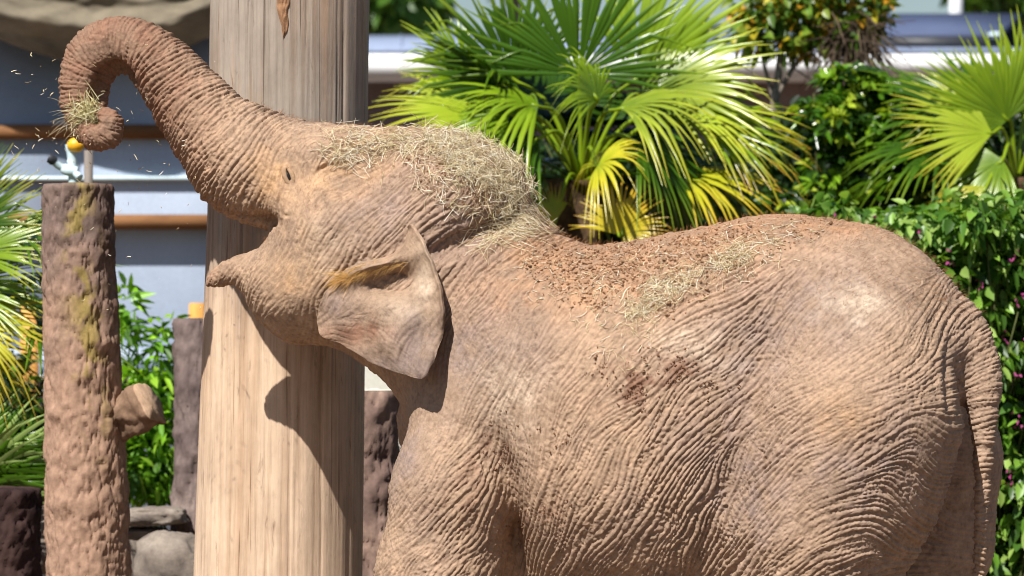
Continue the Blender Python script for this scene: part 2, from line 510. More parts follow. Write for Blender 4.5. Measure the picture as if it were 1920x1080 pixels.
# ---- wrinkles: noise drawn out along a field of directions
HW = 0.0042
def wrinkle_map(x0, z0, nx, nz, ctrl, seed, spacing, length, power=3.0, extra=0.0):
    """ctrl rows: x, z, angle in degrees, amplitude. Returns height (valleys sharp) and amplitude maps"""
    st = 6
    cx = x0 + np.arange(0, nx + st, st) * HW; cz = z0 + np.arange(0, nz + st, st) * HW
    A, B = np.meshgrid(cx, cz, indexing='ij')
    c2 = np.zeros(A.shape); s2 = np.zeros(A.shape); am = np.zeros(A.shape); wt = np.zeros(A.shape)
    for x, z, ang, amp in ctrl:
        w = 1.0 / ((A - x) ** 2 + (B - z) ** 2 + 0.0012) ** (power / 2)
        c2 += w * math.cos(2 * R(ang + extra)); s2 += w * math.sin(2 * R(ang + extra)); am += w * amp; wt += w
    am /= wt
    ii, jj = np.meshgrid(np.arange(nx) / st, np.arange(nz) / st, indexing='ij')
    r = np.random.default_rng(seed)
    th = 0.5 * np.arctan2(blur(s2 / wt, 1.2), blur(c2 / wt, 1.2))
    wob = blur(r.standard_normal(A.shape), 1.6); wob *= 0.16 / wob.std()
    th = th + wob
    dx = bilin(np.cos(th), ii, jj); dz = bilin(np.sin(th), ii, jj)
    # (interpolating cos/sin of an axis can cancel at branch cuts; redo from the doubled angle)
    dd = 0.5 * np.arctan2(bilin(np.sin(2 * th), ii, jj), bilin(np.cos(2 * th), ii, jj))
    dx, dz = np.cos(dd), np.sin(dd)
    n = blur(r.standard_normal((nx, nz)), spacing / HW * 0.42)
    n -= blur(n, spacing / HW * 1.1)
    n /= n.std()
    acc = n.copy(); W = 1.0
    steps = int(length / HW)
    I0, J0 = np.meshgrid(np.arange(nx, dtype=float), np.arange(nz, dtype=float), indexing='ij')
    for sgn in (1, -1):
        u, v = I0.copy(), J0.copy(); px, pz = dx * sgn, dz * sgn
        for k in range(steps):
            u = u + px * 1.5; v = v + pz * 1.5
            iu = np.clip(u.astype(np.int32), 0, nx - 1); iv = np.clip(v.astype(np.int32), 0, nz - 1)
            qx, qz = dx[iu, iv], dz[iu, iv]
            f = np.where(qx * px + qz * pz < 0, -1.0, 1.0); px, pz = qx * f, qz * f
            g = 0.5 + 0.5 * math.cos(math.pi * (k + 1) / (steps + 1))
            acc += g * n[iu, iv]
            if sgn == 1: W += 2 * g
    acc -= blur(acc, spacing / HW * 1.5)
    acc /= np.sqrt(blur(acc ** 2, 14)) + 1e-6
    h = 1.25 * np.tanh(1.15 * np.sqrt(acc ** 2 + 0.004)) - 0.85
    return h, bilin(am, ii, jj)

def rings(rows, amp):
    """wrinkle controls across a limb given by its centre line in pixels; amp at each end"""
    out = []
    rows = np.asarray(rows, float)
    for k in range(len(rows)):
        a = rows[max(k - 1, 0)]; b = rows[min(k + 1, len(rows) - 1)]
        ang = math.degrees(math.atan2(-(b[1] - a[1]), b[0] - a[0])) + 90
        t = k / (len(rows) - 1)
        for o in (-0.6, 0, 0.6):
            nx_, ny_ = math.cos(R(ang)), -math.sin(R(ang))
            out.append((rows[k][0] + o * rows[k][3] * nx_, rows[k][1] + o * rows[k][3] * ny_, ang, amp[0] * (1 - t) + amp[1] * t))
    return out
PXCTRL = [  # px, py, direction, strength
 (1000, 620, 62, .35), (1000, 720, 66, .5), (1080, 560, 50, .2), (1100, 700, 58, .7), (1100, 850, 58, .8), (1200, 620, 45, .55), (1200, 760, 50, .9), (1250, 900, 52, 1),
 (1300, 700, 45, 1), (1320, 600, 42, .7), (1400, 620, 46, 1), (1450, 560, 48, .8), (1400, 760, 45, 1.1), (1380, 900, 62, 1.2), (1340, 1000, 66, 1.1), (1250, 1040, 55, .9), (1100, 1010, 55, .7),
 (1500, 640, 50, 1), (1540, 520, 45, .3), (1600, 620, 48, .55), (1650, 540, 30, .03), (1620, 480, 20, .03), (1700, 500, -30, .03), (1700, 580, 40, .08), (1580, 720, 32, 1), (1640, 700, 28, .8), (1700, 640, 45, .35), (1760, 640, 78, .6), (1770, 560, 70, .4),
 (1500, 760, 38, 1.1), (1480, 850, 40, 1.1), (1560, 820, 26, 1.1), (1640, 790, 18, 1.1), (1700, 740, 14, 1.1), (1760, 730, 40, 1.1), (1500, 950, 42, 1.1), (1440, 1020, 60, 1.1), (1560, 930, 32, 1.1),
 (1640, 880, 12, 1.1), (1700, 830, 30, 1), (1720, 900, -55, .8), (1765, 830, -60, .08), (1780, 790, -60, .1), (1740, 930, -60, .2), (1620, 1000, 20, 1), (1520, 1060, 40, 1), (1680, 980, -30, .8),
 (1800, 600, 50, .7), (1815, 640, 20, 1), (1830, 560, 10, .6), (1790, 700, 40, .8),
 (960, 900, 86, .7), (985, 830, 80, .6), (1000, 960, 66, .7), (960, 1030, 80, .8), (1030, 780, 72, .6), (940, 780, 80, .5),
 (880, 640, 74, .5), (900, 560, 52, .65), (860, 500, 48, .9), (920, 480, 45, .8), (960, 520, 45, .3), (840, 740, 82, .12), (790, 780, 86, .1), (880, 760, 80, .3),
 (850, 880, 40, .8), (890, 870, 38, 1), (820, 950, 44, .9), (870, 980, 48, 1), (770, 960, 52, .5), (780, 1050, 50, .9), (860, 1060, 55, 1), (740, 1030, 60, .5), (920, 950, 60, 1), (790, 870, 60, .3),
 (700, 420, 42, .5), (740, 440, 45, .8), (700, 470, 45, .9), (760, 390, 42, .8), (820, 410, 36, 1), (880, 430, 38, 1), (940, 420, 42, .9), (820, 450, 40, 1), (640, 450, 48, .5), (660, 400, 48, .3),
 (800, 330, 40, .5), (880, 330, 55, .3), (720, 300, 30, .15), (640, 330, 20, .1), (580, 250, 12, .5), (640, 250, 5, .3), (530, 260, 55, .6), (545, 300, 70, .35), (560, 360, 70, .25), (520, 320, 74, .5),
 (530, 390, 80, .3), (560, 430, 60, .25), (600, 520, 55, .35), (620, 580, -55, .4), (560, 500, 40, .04), (520, 540, 30, .03), (540, 600, 20, .04), (505, 500, 40, .05), (580, 560, 40, .06), (590, 420, 50, .08), (470, 500, 60, .5), (420, 515, 60, .5), (660, 540, 40, .7),
 (1150, 520, 40, .04), (1300, 480, 30, .04), (1450, 440, 20, .03), (1080, 600, 50, .2)]
PXCTRL += rings(tp[4:], (1.5, 0.9)) + rings(tl[4:], (1.1, 0.8))
PXCTRL += rings([(163, 238, 0, 30), (182, 256, 0, 28), (202, 250, 0, 26), (207, 232, 0, 24)], (.8, .8))
pc = np.array(PXCTRL)
cxl, czl = surf_px(pc[:, 0], pc[:, 1])
ctrl = np.stack([cxl, czl, pc[:, 2], pc[:, 3]], -1)
WX0, WZ0 = -1.85, 0.55
WNX, WNZ = int(4.2 / HW), int(2.6 / HW)
h1, amp1 = wrinkle_map(WX0, WZ0, WNX, WNZ, ctrl, 11, 0.0145, 0.12)
h2, _ = wrinkle_map(WX0, WZ0, WNX, WNZ, ctrl, 12, 0.011, 0.035)
h3, _ = wrinkle_map(WX0, WZ0, WNX, WNZ, ctrl, 13, 0.020, 0.045, extra=62)
patch = blur(np.random.default_rng(5).standard_normal((WNX, WNZ)), 26); patch /= patch.std()
pore = blur(np.random.default_rng(6).standard_normal((WNX, WNZ)), 1.3); pore /= pore.std()
amp1 = 1.05 * np.clip(amp1, 0, 2) ** 0.72
WR = 0.0094 * amp1 * (h1 * np.clip(1 + 0.25 * patch, 0.4, 1.6) + 0.30 * h2) + 0.0013 * amp1 * h3 + 0.0007 * h2 + 0.0006 * h3 + 0.00035 * pore

# single folds the photograph shows: drawn as grooves
WGX, WGZ = np.meshgrid(WX0 + np.arange(WNX) * HW, WZ0 + np.arange(WNZ) * HW, indexing='ij')
for depth, wid, pts in ((.010, .007, [(592, 330), (600, 318), (618, 310), (640, 310)]), (.006, .006, [(533, 298), (527, 330), (524, 365), (516, 395)]), (.006, .005, [(578, 422), (570, 438), (562, 455)]),
    (.005, .005, [(556, 305), (566, 325), (567, 350), (558, 368)]), (.004, .005, [(572, 300), (580, 325), (578, 355)]), (.005, .006, [(712, 330), (680, 360), (655, 400)]), (.004, .005, [(612, 455), (600, 475), (590, 492)]),
    (.005, .005, [(640, 470), (615, 500), (600, 520)]), (.005, .006, [(525, 398), (535, 405), (548, 402)]), (.012, .009, [(780, 640), (783, 690), (798, 745), (812, 790)][:0] or [(1778, 640), (1780, 690), (1792, 745), (1806, 790)]),
    (.007, .008, [(850, 445), (900, 425), (950, 405)]), (.008, .008, [(880, 462), (930, 440), (975, 415)]), (.006, .007, [(820, 440), (860, 415), (905, 398)]), (.005, .006, [(905, 830), (925, 880), (940, 940)])):
    p = smooth_path(pts, 24); x_, z_ = surf_px(p[:, 0], p[:, 1]); best = np.full(WGX.shape, 9.0)
    a0, a1 = int((x_.min() - .05 - WX0) / HW), int((x_.max() + .05 - WX0) / HW); b0, b1 = int((z_.min() - .05 - WZ0) / HW), int((z_.max() + .05 - WZ0) / HW)
    sx_, sz_ = WGX[a0:a1, b0:b1], WGZ[a0:a1, b0:b1]; best = np.full(sx_.shape, 9.0); tt = np.zeros(sx_.shape)
    for n_, (q0, q1, r0, r1) in enumerate(zip(x_[:-1], z_[:-1], x_[1:], z_[1:])):
        ex, ez = r0 - q0, r1 - q1; t = np.clip(((sx_ - q0) * ex + (sz_ - q1) * ez) / (ex * ex + ez * ez + 1e-12), 0, 1); dd_ = np.hypot(sx_ - q0 - t * ex, sz_ - q1 - t * ez)
        tt = np.where(dd_ < best, (n_ + t) / 23, tt); best = np.minimum(best, dd_)
    tp__ = np.sin(np.pi * np.clip(tt, .03, .97)) ** .6
    WR[a0:a1, b0:b1] += tp__ * (-depth * np.exp(-(best / wid) ** 2) + .3 * depth * np.exp(-((best - 2.2 * wid) / wid) ** 2))

# ---- refine the surface and press the wrinkles in
tmp = mesh_np('body_base', bv, bq)
mod = tmp.modifiers.new('s', 'SUBSURF'); mod.levels = 1; mod.render_levels = 1
dg = bpy.context.evaluated_depsgraph_get()
ev = tmp.evaluated_get(dg).to_mesh()
nv = len(ev.vertices)
V1 = np.empty(nv * 3, np.float32); ev.vertices.foreach_get('co', V1); V1 = V1.reshape(-1, 3).astype(float)
N1 = np.empty(nv * 3, np.float32); ev.vertex_normals.foreach_get('vector', N1); N1 = N1.reshape(-1, 3).astype(float)
Q1 = np.empty(len(ev.loops), np.int32); ev.loops.foreach_get('vertex_index', Q1); Q1 = Q1.reshape(-1, 4)
tmp.evaluated_get(dg).to_mesh_clear()
bpy.data.objects.remove(tmp)
# a second level only on the faces turned towards the visitors' side
fc = loc2world(V1[Q1].mean(1)); fn = N1[Q1].mean(1)
fnw = loc2world(fn) - loc2world(np.zeros(3)); vd = np.array(cam.location) - fc; vd /= np.linalg.norm(vd, axis=1, keepdims=True)
sel = ((fnw * vd).sum(1) > -0.15) & (fc[:, 2] > 0.78)
qs = Q1[sel]
e = np.stack([qs, np.roll(qs, -1, 1)], -1).reshape(-1, 2); es = np.sort(e, 1)
key = es[:, 0].astype(np.int64) * nv + es[:, 1]
uk, inv = np.unique(key, return_inverse=True)
ea, eb = (uk // nv).astype(int), (uk % nv).astype(int)
def bulge(ids):
    """midpoint pulled onto the rounded surface"""
    P, N = V1[ids], N1[ids]; m = P.mean(1)
    pr = m[:, None] - ((m[:, None] - P) * N).sum(2, keepdims=True) * N
    n = N.mean(1); n /= np.linalg.norm(n, axis=1, keepdims=True) + 1e-9
    return 0.3 * m + 0.7 * pr.mean(1), n
me_, ne_ = bulge(np.stack([ea, eb], -1)); mf_, nf_ = bulge(qs)
EV = np.concatenate([V1, me_, mf_]); EN = np.concatenate([N1, ne_, nf_])
ed = (nv + inv).reshape(-1, 4); ce = nv + len(uk) + np.arange(len(qs))
EF = [np.concatenate([np.stack([qs[:, k], ed[:, k], ce, ed[:, (k + 3) % 4]], -1) for k in range(4)])]
qr = Q1[~sel]
kr = np.sort(np.stack([qr, np.roll(qr, -1, 1)], -1).reshape(-1, 2), 1); kr = kr[:, 0].astype(np.int64) * nv + kr[:, 1]
pos = np.minimum(np.searchsorted(uk, kr), len(uk) - 1); hasm = (uk[pos] == kr).reshape(-1, 4); mid = (nv + pos).reshape(-1, 4)
EF.append(qr[~hasm.any(1)])
by = {}
for q, hm, md in zip(qr[hasm.any(1)], hasm[hasm.any(1)], mid[hasm.any(1)]):
    f = []
    for k in range(4):
        f.append(q[k])
        if hm[k]: f.append(md[k])
    by.setdefault(len(f), []).append(f)
EF += [np.array(x) for x in by.values()]
nv = len(EV)
wu, wv = (EV[:, 0] - WX0) / HW, (EV[:, 2] - WZ0) / HW
dsp = bilin(WR, wu, wv)
dsp = dsp * (1 - .7 * np.clip((EV[:, 1] - .04) / .08, 0, 1) * (EV[:, 0] > 1.2))
EP = EV + EN * dsp[:, None]

# ---- skin tones (the colour of dusty hide, mud and rubbed patches)
def cpx(px, py, rx, ry, rot=0):
    x, z = surf_px(np.array([px]), np.array([py])); c, s = math.cos(R(rot)), math.sin(R(rot))
    a = ((EV[:, 0] - x) * c + (EV[:, 2] - z) * s) / (rx * S); b = (-(EV[:, 0] - x) * s + (EV[:, 2] - z) * c) / (ry * S)
    return np.exp(-(a * a + b * b))
def rgb(r, g, b):
    c = np.array([r, g, b]) / 255.0
    return np.where(c <= 0.04045, c / 12.92, ((c + 0.055) / 1.055) ** 2.4)
ALB = 0.64
tan, grey, red, soil, ochre, pale, dark = (rgb(*c) * ALB for c in ((200, 167, 138), (160, 138, 126), (156, 117, 94), (192, 150, 116), (210, 167, 123), (226, 202, 176), (94, 69, 55)))
n1 = fbm3(EV * 5.0, 4, 3); n2 = fbm3(EV * 17.0, 4, 9); n3 = fbm3(EV * 60.0, 3, 21)
SK = np.tile(tan, (nv, 1))
def lay(c, f):
    global SK
    f = np.clip(f, 0, 1)[:, None]; SK = SK * (1 - f) + c * f
lay(grey, 0.30 * np.clip(n1 + 0.2, 0, 1))
for a in ((900, 650, 130, 120), (1400, 640, 130, 90, 35), (1560, 560, 110, 70), (780, 840, 60, 90), (690, 400, 110, 60, 35), (860, 440, 120, 70, 30), (1650, 840, 120, 120), (1400, 900, 90, 160)):
    lay(grey, (0.65 + 0.5 * n2) * cpx(*a))
for a in ((600, 470, 60, 50), (1600, 570, 60, 40), (560, 600, 60, 30), (950, 760, 60, 90), (1300, 660, 70, 40)):
    lay(pale, (0.5 + 0.5 * n2) * cpx(*a))
for a in ((650, 330, 90, 50, 20), (1600, 780, 60, 50), (560, 500, 60, 70), (500, 330, 50, 70)):
    lay(ochre, (0.5 + 0.4 * n2) * cpx(*a))
tx = np.clip((px2loc(470, 300, 0)[0] - EV[:, 0]) / 0.35, 0, 1)
lay(red, tx * (0.85 + 0.3 * n2))
for a in ((1150, 510, 230, 75, 6), (1330, 450, 220, 45, 10), (1020, 480, 90, 50, -20), (1480, 420, 120, 25), (1560, 420, 120, 14, -6)):
    lay(soil, (0.8 + 0.7 * n2) * cpx(*a))
for a in ((1190, 725, 50, 40, 20), (1280, 700, 30, 30), (1190, 720, 70, 45, 20), (940, 850, 60, 60), (1000, 980, 60, 50), (1280, 700, 40, 30), (720, 600, 60, 40), (880, 960, 40, 80)):
    lay(red * 0.85, np.clip(n2 * 1.6 + 0.25, 0, 0.8) * cpx(*a))
lay(dark, np.clip(n3 * 1.4 - 0.45, 0, 0.45) * (0.4 + 0.6 * np.clip(n1, 0, 1)))
SK *= (1 + 0.16 * n2 + 0.09 * n3)[:, None]

sk = Nodes('elephant_skin')
c = sk.coord()
nz1 = sk.noise(260, 4, 0.65, c); nz2 = sk.noise(38, 6, 0.7, c)
vor = sk.n('ShaderNodeTexVoronoi', feature='DISTANCE_TO_EDGE'); vor.inputs['Scale'].default_value = 95; sk.l(c, vor.inputs['Vector'])
colr = sk.mix(sk.attr(), sk.ramp(nz2, [(0.28, (0.62, 0.58, 0.56)), (0.5, (1, 1, 1)), (0.74, (1.34, 1.33, 1.32))]), 0.85, 'MULTIPLY')
b1 = sk.bump(vor.outputs['Distance'], 0.35, 0.0025); b2 = sk.bump(nz1, 0.5, 0.0018, b1); b3 = sk.bump(nz2, 0.35, 0.004, b2)
M['skin'] = sk.done(colr, 0.82, b3, 0.25)

ELE = empty('elephant', loc2world(np.array([0.2, 0, 0])))
tag(ELE, 'dusty brown elephant with raised curled trunk and open mouth beside the thick timber post', 'elephant')
WP = loc2world(EP)
body = mesh_np('body', WP, EF, M['skin'], ELE, True, SK)
base_w = loc2world(bv)
bvh = BVHTree.FromPolygons(base_w.tolist(), bq.tolist())
CAMV = Vector(cam.location)
def hit(px, py):
    d = at(px, py, 0.0) - CAMV; d.normalize()
    p, n, i, t = bvh.ray_cast(CAMV, d)
    return p, n
# ---- ears
EAR = [(770, 421), (789, 440), (806, 474), (822, 520), (833, 562), (835, 600), (826, 640), (811, 684), (798, 708), (776, 707), (740, 698), (700, 681),
       (660, 657), (627, 641), (606, 632), (595, 612), (595, 588), (604, 562), (617, 538), (630, 520), (655, 500), (690, 488), (725, 478), (748, 455), (760, 432)]
EDEP = [(770, 425, -.395), (748, 460, -.385), (700, 492, -.385), (655, 505, -.365), (632, 522, -.345), (598, 600, -.335), (625, 640, -.36), (700, 680, -.44), (798, 708, -.565), (812, 680, -.55),
        (835, 600, -.50), (830, 545, -.470), (800, 465, -.43), (720, 580, -.435), (770, 620, -.475), (660, 600, -.385), (780, 520, -.425), (740, 525, -.395), (740, 650, -.48)]
ECT = [(640, 540, 40, .8), (620, 570, 55, .6), (660, 570, 20, .25), (700, 600, -30, .15), (640, 620, -20, .2), (720, 640, -60, .5), (700, 660, 50, .6), (740, 670, 55, .8), (780, 660, 62, .9), (790, 690, 70, .8),
       (800, 600, 30, .5), (780, 610, 25, .6), (815, 560, 70, .3), (790, 500, 60, .3), (770, 450, 62, .4), (740, 540, 20, .2), (720, 500, 10, .4), (680, 520, 30, .5)]
def idw(tab, x, y, p=3.0, soft=200.0):
    w_ = 0; s_ = 0
    for a, b, c_ in tab:
        w = 1 / ((x - a) ** 2 + (y - b) ** 2 + soft) ** (p / 2); w_ = w_ + w; s_ = s_ + w * c_
    return s_ / w_
def build_ear(side):
    nb, nr = (260, 64) if side < 0 else (110, 26)
    b = smooth_loop(EAR, nb); c = np.array([712, 575.0])
    ang = np.arange(nb) / nb
    wob = 1 + 0.006 * np.sin(ang * 2 * math.pi * 23) + 0.008 * np.sin(ang * 2 * math.pi * 9 + 1)
    b = c + (b - c) * wob[:, None]
    t = 1 - (1 - np.linspace(0.0, 1, nr)) ** 1.25
    P = c + (b[None] - c) * t[:, None, None]
    px, py = P[..., 0], P[..., 1]
    yl = idw(EDEP, px, py)
    g = lambda x, y, rx, ry, rot=0: np.exp(-((((px - x) * math.cos(R(rot)) - (py - y) * math.sin(R(rot))) / rx) ** 2 + (((px - x) * math.sin(R(rot)) + (py - y) * math.cos(R(rot))) / ry) ** 2))
    yl = yl + 0.075 * g(735, 528, 52, 22, 12) - 0.045 * g(690, 497, 70, 15, 12) - 0.012 * g(800, 520, 14, 80, -20)
    yl = yl + 0.012 * np.sin((px * 0.9 + py * 0.35) / 11 + 1.2 * np.sin(py / 40)) * np.clip((py - 600) / 70, 0, 1) * np.clip((px - 640) / 60, 0, 1) + 0.010 * np.sin((px * 0.8 + py * 0.5) / 26) * np.clip((py - 610) / 60, 0, 1) - 0.018 * g(735, 590, 60, 40) - 0.02 * g(800, 690, 20, 30)
    ap = smooth_path([(622, 532), (632, 519), (656, 500), (690, 487), (725, 477), (748, 455), (760, 432)], 40)
    dm = np.min(np.hypot(px[..., None] - ap[:, 0], py[..., None] - ap[:, 1]), -1); yl = yl + .07 * np.clip(1 - dm / 15, 0, 1) ** 1.3
    rim = np.clip((px - 760) / 40, 0, 1) * np.clip((640 - py) / 60, 0, 1)
    yl = yl - 0.016 * rim * np.exp(-((t[:, None] - 0.965) / 0.03) ** 2)
    x, z = px2loc(px, py, yl)
    # wrinkles of its own
    ec = np.array(ECT); ex, ez = px2loc(ec[:, 0], ec[:, 1], -0.42)
    x0, z0 = x.min() - 0.05, z.min() - 0.05
    nx, nz = int((x.max() - x0 + 0.08) / HW), int((z.max() - z0 + 0.08) / HW)
    h, am = wrinkle_map(x0, z0, nx, nz, np.stack([ex, ez, ec[:, 2], ec[:, 3]], -1), 31, 0.016, 0.06)
    hh, _ = wrinkle_map(x0, z0, nx, nz, np.stack([ex, ez, ec[:, 2], ec[:, 3]], -1), 32, 0.011, 0.03, extra=70)
    wr = bilin(0.0072 * (am * .9 + .12) * h + 0.0022 * hh, (x - x0) / HW, (z - z0) / HW)
    th = 0.007 * np.sqrt(np.clip(1 - t ** 6, 0, 1))[:, None] * np.ones_like(px)
    front = np.stack([x, yl - th - wr, z], -1); back = np.stack([x, yl + th, z], -1)
    V = np.concatenate([front.reshape(-1, 3), back.reshape(-1, 3)])
    i, j = np.meshgrid(np.arange(nr - 1), np.arange(nb), indexing='ij')
    q = np.stack([i * nb + j, i * nb + (j + 1) % nb, (i + 1) * nb + (j + 1) % nb, (i + 1) * nb + j], -1).reshape(-1, 4)
    o = nr * nb
    k = np.arange(nb); last = (nr - 1) * nb
    seam = np.stack([last + k, last + (k + 1) % nb, o + last + (k + 1) % nb, o + last + k], -1)
    fs = np.concatenate([q, q[:, ::-1] + o, seam])
    n2 = fbm3(V * 17, 4, 5); n3 = fbm3(V * 60, 3, 8)
    C = np.tile(tan * 0.80, (len(V), 1))
    PX = np.concatenate([px.ravel(), px.ravel()]); PY = np.concatenate([py.ravel(), py.ravel()])
    G = lambda x, y, rx, ry: np.exp(-((PX - x) / rx) ** 2 - ((PY - y) / ry) ** 2)
    def lay2(C, c, f): f = np.clip(f, 0, 1)[:, None]; return C * (1 - f) + c * f
    C = lay2(C, grey, (0.7 + .4 * n2) * (G(770, 650, 60, 50) + G(640, 580, 40, 40)))
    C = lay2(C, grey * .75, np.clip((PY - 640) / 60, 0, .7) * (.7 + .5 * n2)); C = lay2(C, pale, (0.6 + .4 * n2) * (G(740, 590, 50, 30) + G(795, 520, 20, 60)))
    C = lay2(C, red, (0.55 + .7 * n2) * (G(700, 610, 50, 30) + G(650, 625, 50, 20)))
    C = lay2(C, dark, np.clip(n3 - .2, 0, .5) * (.4 + G(800, 610, 30, 40)))
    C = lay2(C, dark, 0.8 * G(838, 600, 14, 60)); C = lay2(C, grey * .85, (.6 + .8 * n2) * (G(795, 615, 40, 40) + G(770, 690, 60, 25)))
    C *= (1 + 0.1 * n2 + .05 * n3)[:, None]
    if side > 0:
        V = V * np.array([1, -1, 1]); fs = fs[:, ::-1]
    return mesh_np('ear', loc2world(V), fs, M['skin'], ELE, True, C), V
ear, earV = build_ear(-1)
far_ear, _ = build_ear(1)

# ---- eye, set in its lids
eye_m = Nodes('eye_wet'); M['eye'] = eye_m.done((0.012, 0.010, 0.009), 0.12, None, 0.6)
hp, hn = hit(542, 331)
def ball(c, r, squash=(1, 1, 1), n=14, rot=None):
    th, ph = np.meshgrid(np.linspace(0, math.pi, n), np.linspace(0, 2 * math.pi, 2 * n, endpoint=False), indexing='ij')
    v = np.stack([np.sin(th) * np.cos(ph), np.sin(th) * np.sin(ph), np.cos(th)], -1).reshape(-1, 3) * np.array(squash) * r
    if rot is not None: v = v @ np.array(rot).T
    i, j = np.meshgrid(np.arange(n - 1), np.arange(2 * n), indexing='ij'); m = 2 * n
    f = np.stack([i * m + j, (i + 1) * m + j, (i + 1) * m + (j + 1) % m, i * m + (j + 1) % m], -1).reshape(-1, 4)
    return v + np.array(c), f
tilt = Matrix.Rotation(R(-22), 3, 'Y')
for sgn in (1, -1):
    c_ = world2loc(np.array(hp)); c_ = c_ * np.array([1, sgn, 1]); cw = loc2world(c_)
    v, f = ball(cw + np.array([0.0, 0.009 * sgn, -0.002]), 0.021, (0.50, 0.75, 1.15), 16, tilt)
    mesh_np('eye', v, f, M['eye'], ELE)
    # lids: two fleshy rims round the eye, and a fold above
    L = Bag()
    for rx, rz, rr, oy, a0, a1 in ((0.0150, 0.036, 0.0115, 0.002, 40, 300), (0.0140, 0.034, 0.0110, 0.002, 215, 440)):
        aa = np.radians(np.linspace(a0, a1, 40)); p = np.stack([np.cos(aa) * rx, np.zeros(40), np.sin(aa) * rz], -1) @ np.array(tilt).T
        p[:, 1] = oy * sgn + 0.35 * p[:, 0] * (-sgn) * 0.3
        w_ = np.ones(40) if a1 - a0 == 360 else np.sin(np.linspace(0.05, math.pi - 0.05, 40)) ** 0.5
        v, f = tube(cw + p, rr * w_, 10); L.add(v, f, np.tile((tan * .6 + ochre * .4) * .95, (len(v), 1)) * (1 + .2 * fbm3(v * 60, 3, 2))[:, None])
    L.build('eyelid', M['skin'], ELE)

# ---- thin strands: hair and hay
def strands(P, r, cols=None):
    """P (n, k, 3) points along each strand; three-sided, tapering"""
    n, k, _ = P.shape
    d = P[:, -1] - P[:, 0]; d /= np.linalg.norm(d, axis=1, keepdims=True) + 1e-9
    a, b = frame_dirs(d)
    r = np.broadcast_to(np.asarray(r, float), (n,))
    tp_ = np.ones(k); tp_[-1] = 0.45
    th = np.arange(3) * 2 * math.pi / 3
    off = np.cos(th)[None, :, None] * a[:, None] + np.sin(th)[None, :, None] * b[:, None]
    V = P[:, :, None] + off[:, None] * (r[:, None] * tp_[None])[:, :, None, None]
    s_, i, j = np.meshgrid(np.arange(n), np.arange(k - 1), np.arange(3), indexing='ij')
    o = s_ * k * 3
    q = np.stack([o + i * 3 + j, o + i * 3 + (j + 1) % 3, o + (i + 1) * 3 + (j + 1) % 3, o + (i + 1) * 3 + j], -1).reshape(-1, 4)
    C = None if cols is None else np.repeat(cols, k * 3, 0)
    return V.reshape(-1, 3), q, C
hm = Nodes('hair'); M['hair'] = hm.done(hm.attr(), 0.6, None, 0.2)
# back, crown and rump bristles, rooted on the skin
fm = base_w[bq].mean(1); e1 = base_w[bq[:, 1]] - base_w[bq[:, 0]]; e2 = base_w[bq[:, 3]] - base_w[bq[:, 0]]
fnrm = np.cross(e1, e2); fnrm /= np.linalg.norm(fnrm, axis=1, keepdims=True) + 1e-12
cand = np.where((fnrm[:, 2] > 0.35) & (fm[:, 2] > 1.9) & (fm[:, 0] > -1.0))[0]
pk = cand[rng.integers(0, len(cand), 6000)]
p0 = fm[pk] + (rng.random((len(pk), 1)) - .5) * e1[pk] + (rng.random((len(pk), 1)) - .5) * e2[pk]
dr = fnrm[pk] + rng.normal(0, .5, (len(pk), 3)) + np.array([0.5, 0, 0]); dr /= np.linalg.norm(dr, axis=1, keepdims=True)
ln = rng.uniform(.012, .032, (len(pk), 1))
Pst = np.stack([p0 - fnrm[pk] * .004, p0 + dr * ln * .5, p0 + dr * ln + np.array([0.003, 0, -0.003])], 1)
v, f, c_ = strands(Pst, 0.00045, np.tile(rgb(150, 105, 70), (len(pk), 1)) * rng.uniform(.6, 1.3, (len(pk), 1)))
o = mesh_np('body_hair', v, f, M['hair'], ELE, True, c_); o['kind'] = 'stuff'
# ochre tuft over the ear opening
n = 420
tx_ = rng.beta(1.0, 1.5, n); hpx = 636 + tx_ * 128 + rng.normal(0, 4, n); hpy = 519 - 30 * tx_ - 20 * tx_ * (1 - tx_) + rng.normal(3, 5, n) * (1.2 - .5 * tx_)
yl_ = idw(EDEP, hpx, hpy) - 0.012
hx, hz = px2loc(hpx, hpy, yl_)
p0 = np.stack([hx, yl_ + .004, hz], -1)
dr = np.stack([rng.normal(-.9, .35, n), rng.normal(-.3, .25, n), rng.normal(-.35, .35, n)], -1); dr /= np.linalg.norm(dr, axis=1, keepdims=True)
ln = rng.uniform(.018, .075, (n, 1)) * (1.1 - .4 * tx_[:, None])
Pst = np.stack([p0, p0 + dr * ln * .5 + np.array([0, -.004, 0]), p0 + dr * ln + np.array([0, -.003, -.008])], 1)
v, f, c_ = strands(loc2world(Pst), 0.0007, np.tile(rgb(216, 172, 104), (n, 1)) * rng.uniform(.45, 1.3, (n, 1)) * (1.15 - .5 * tx_)[:, None])
o = mesh_np('ear_hair', v, f, M['hair'], ear, True, c_); o['kind'] = 'stuff'

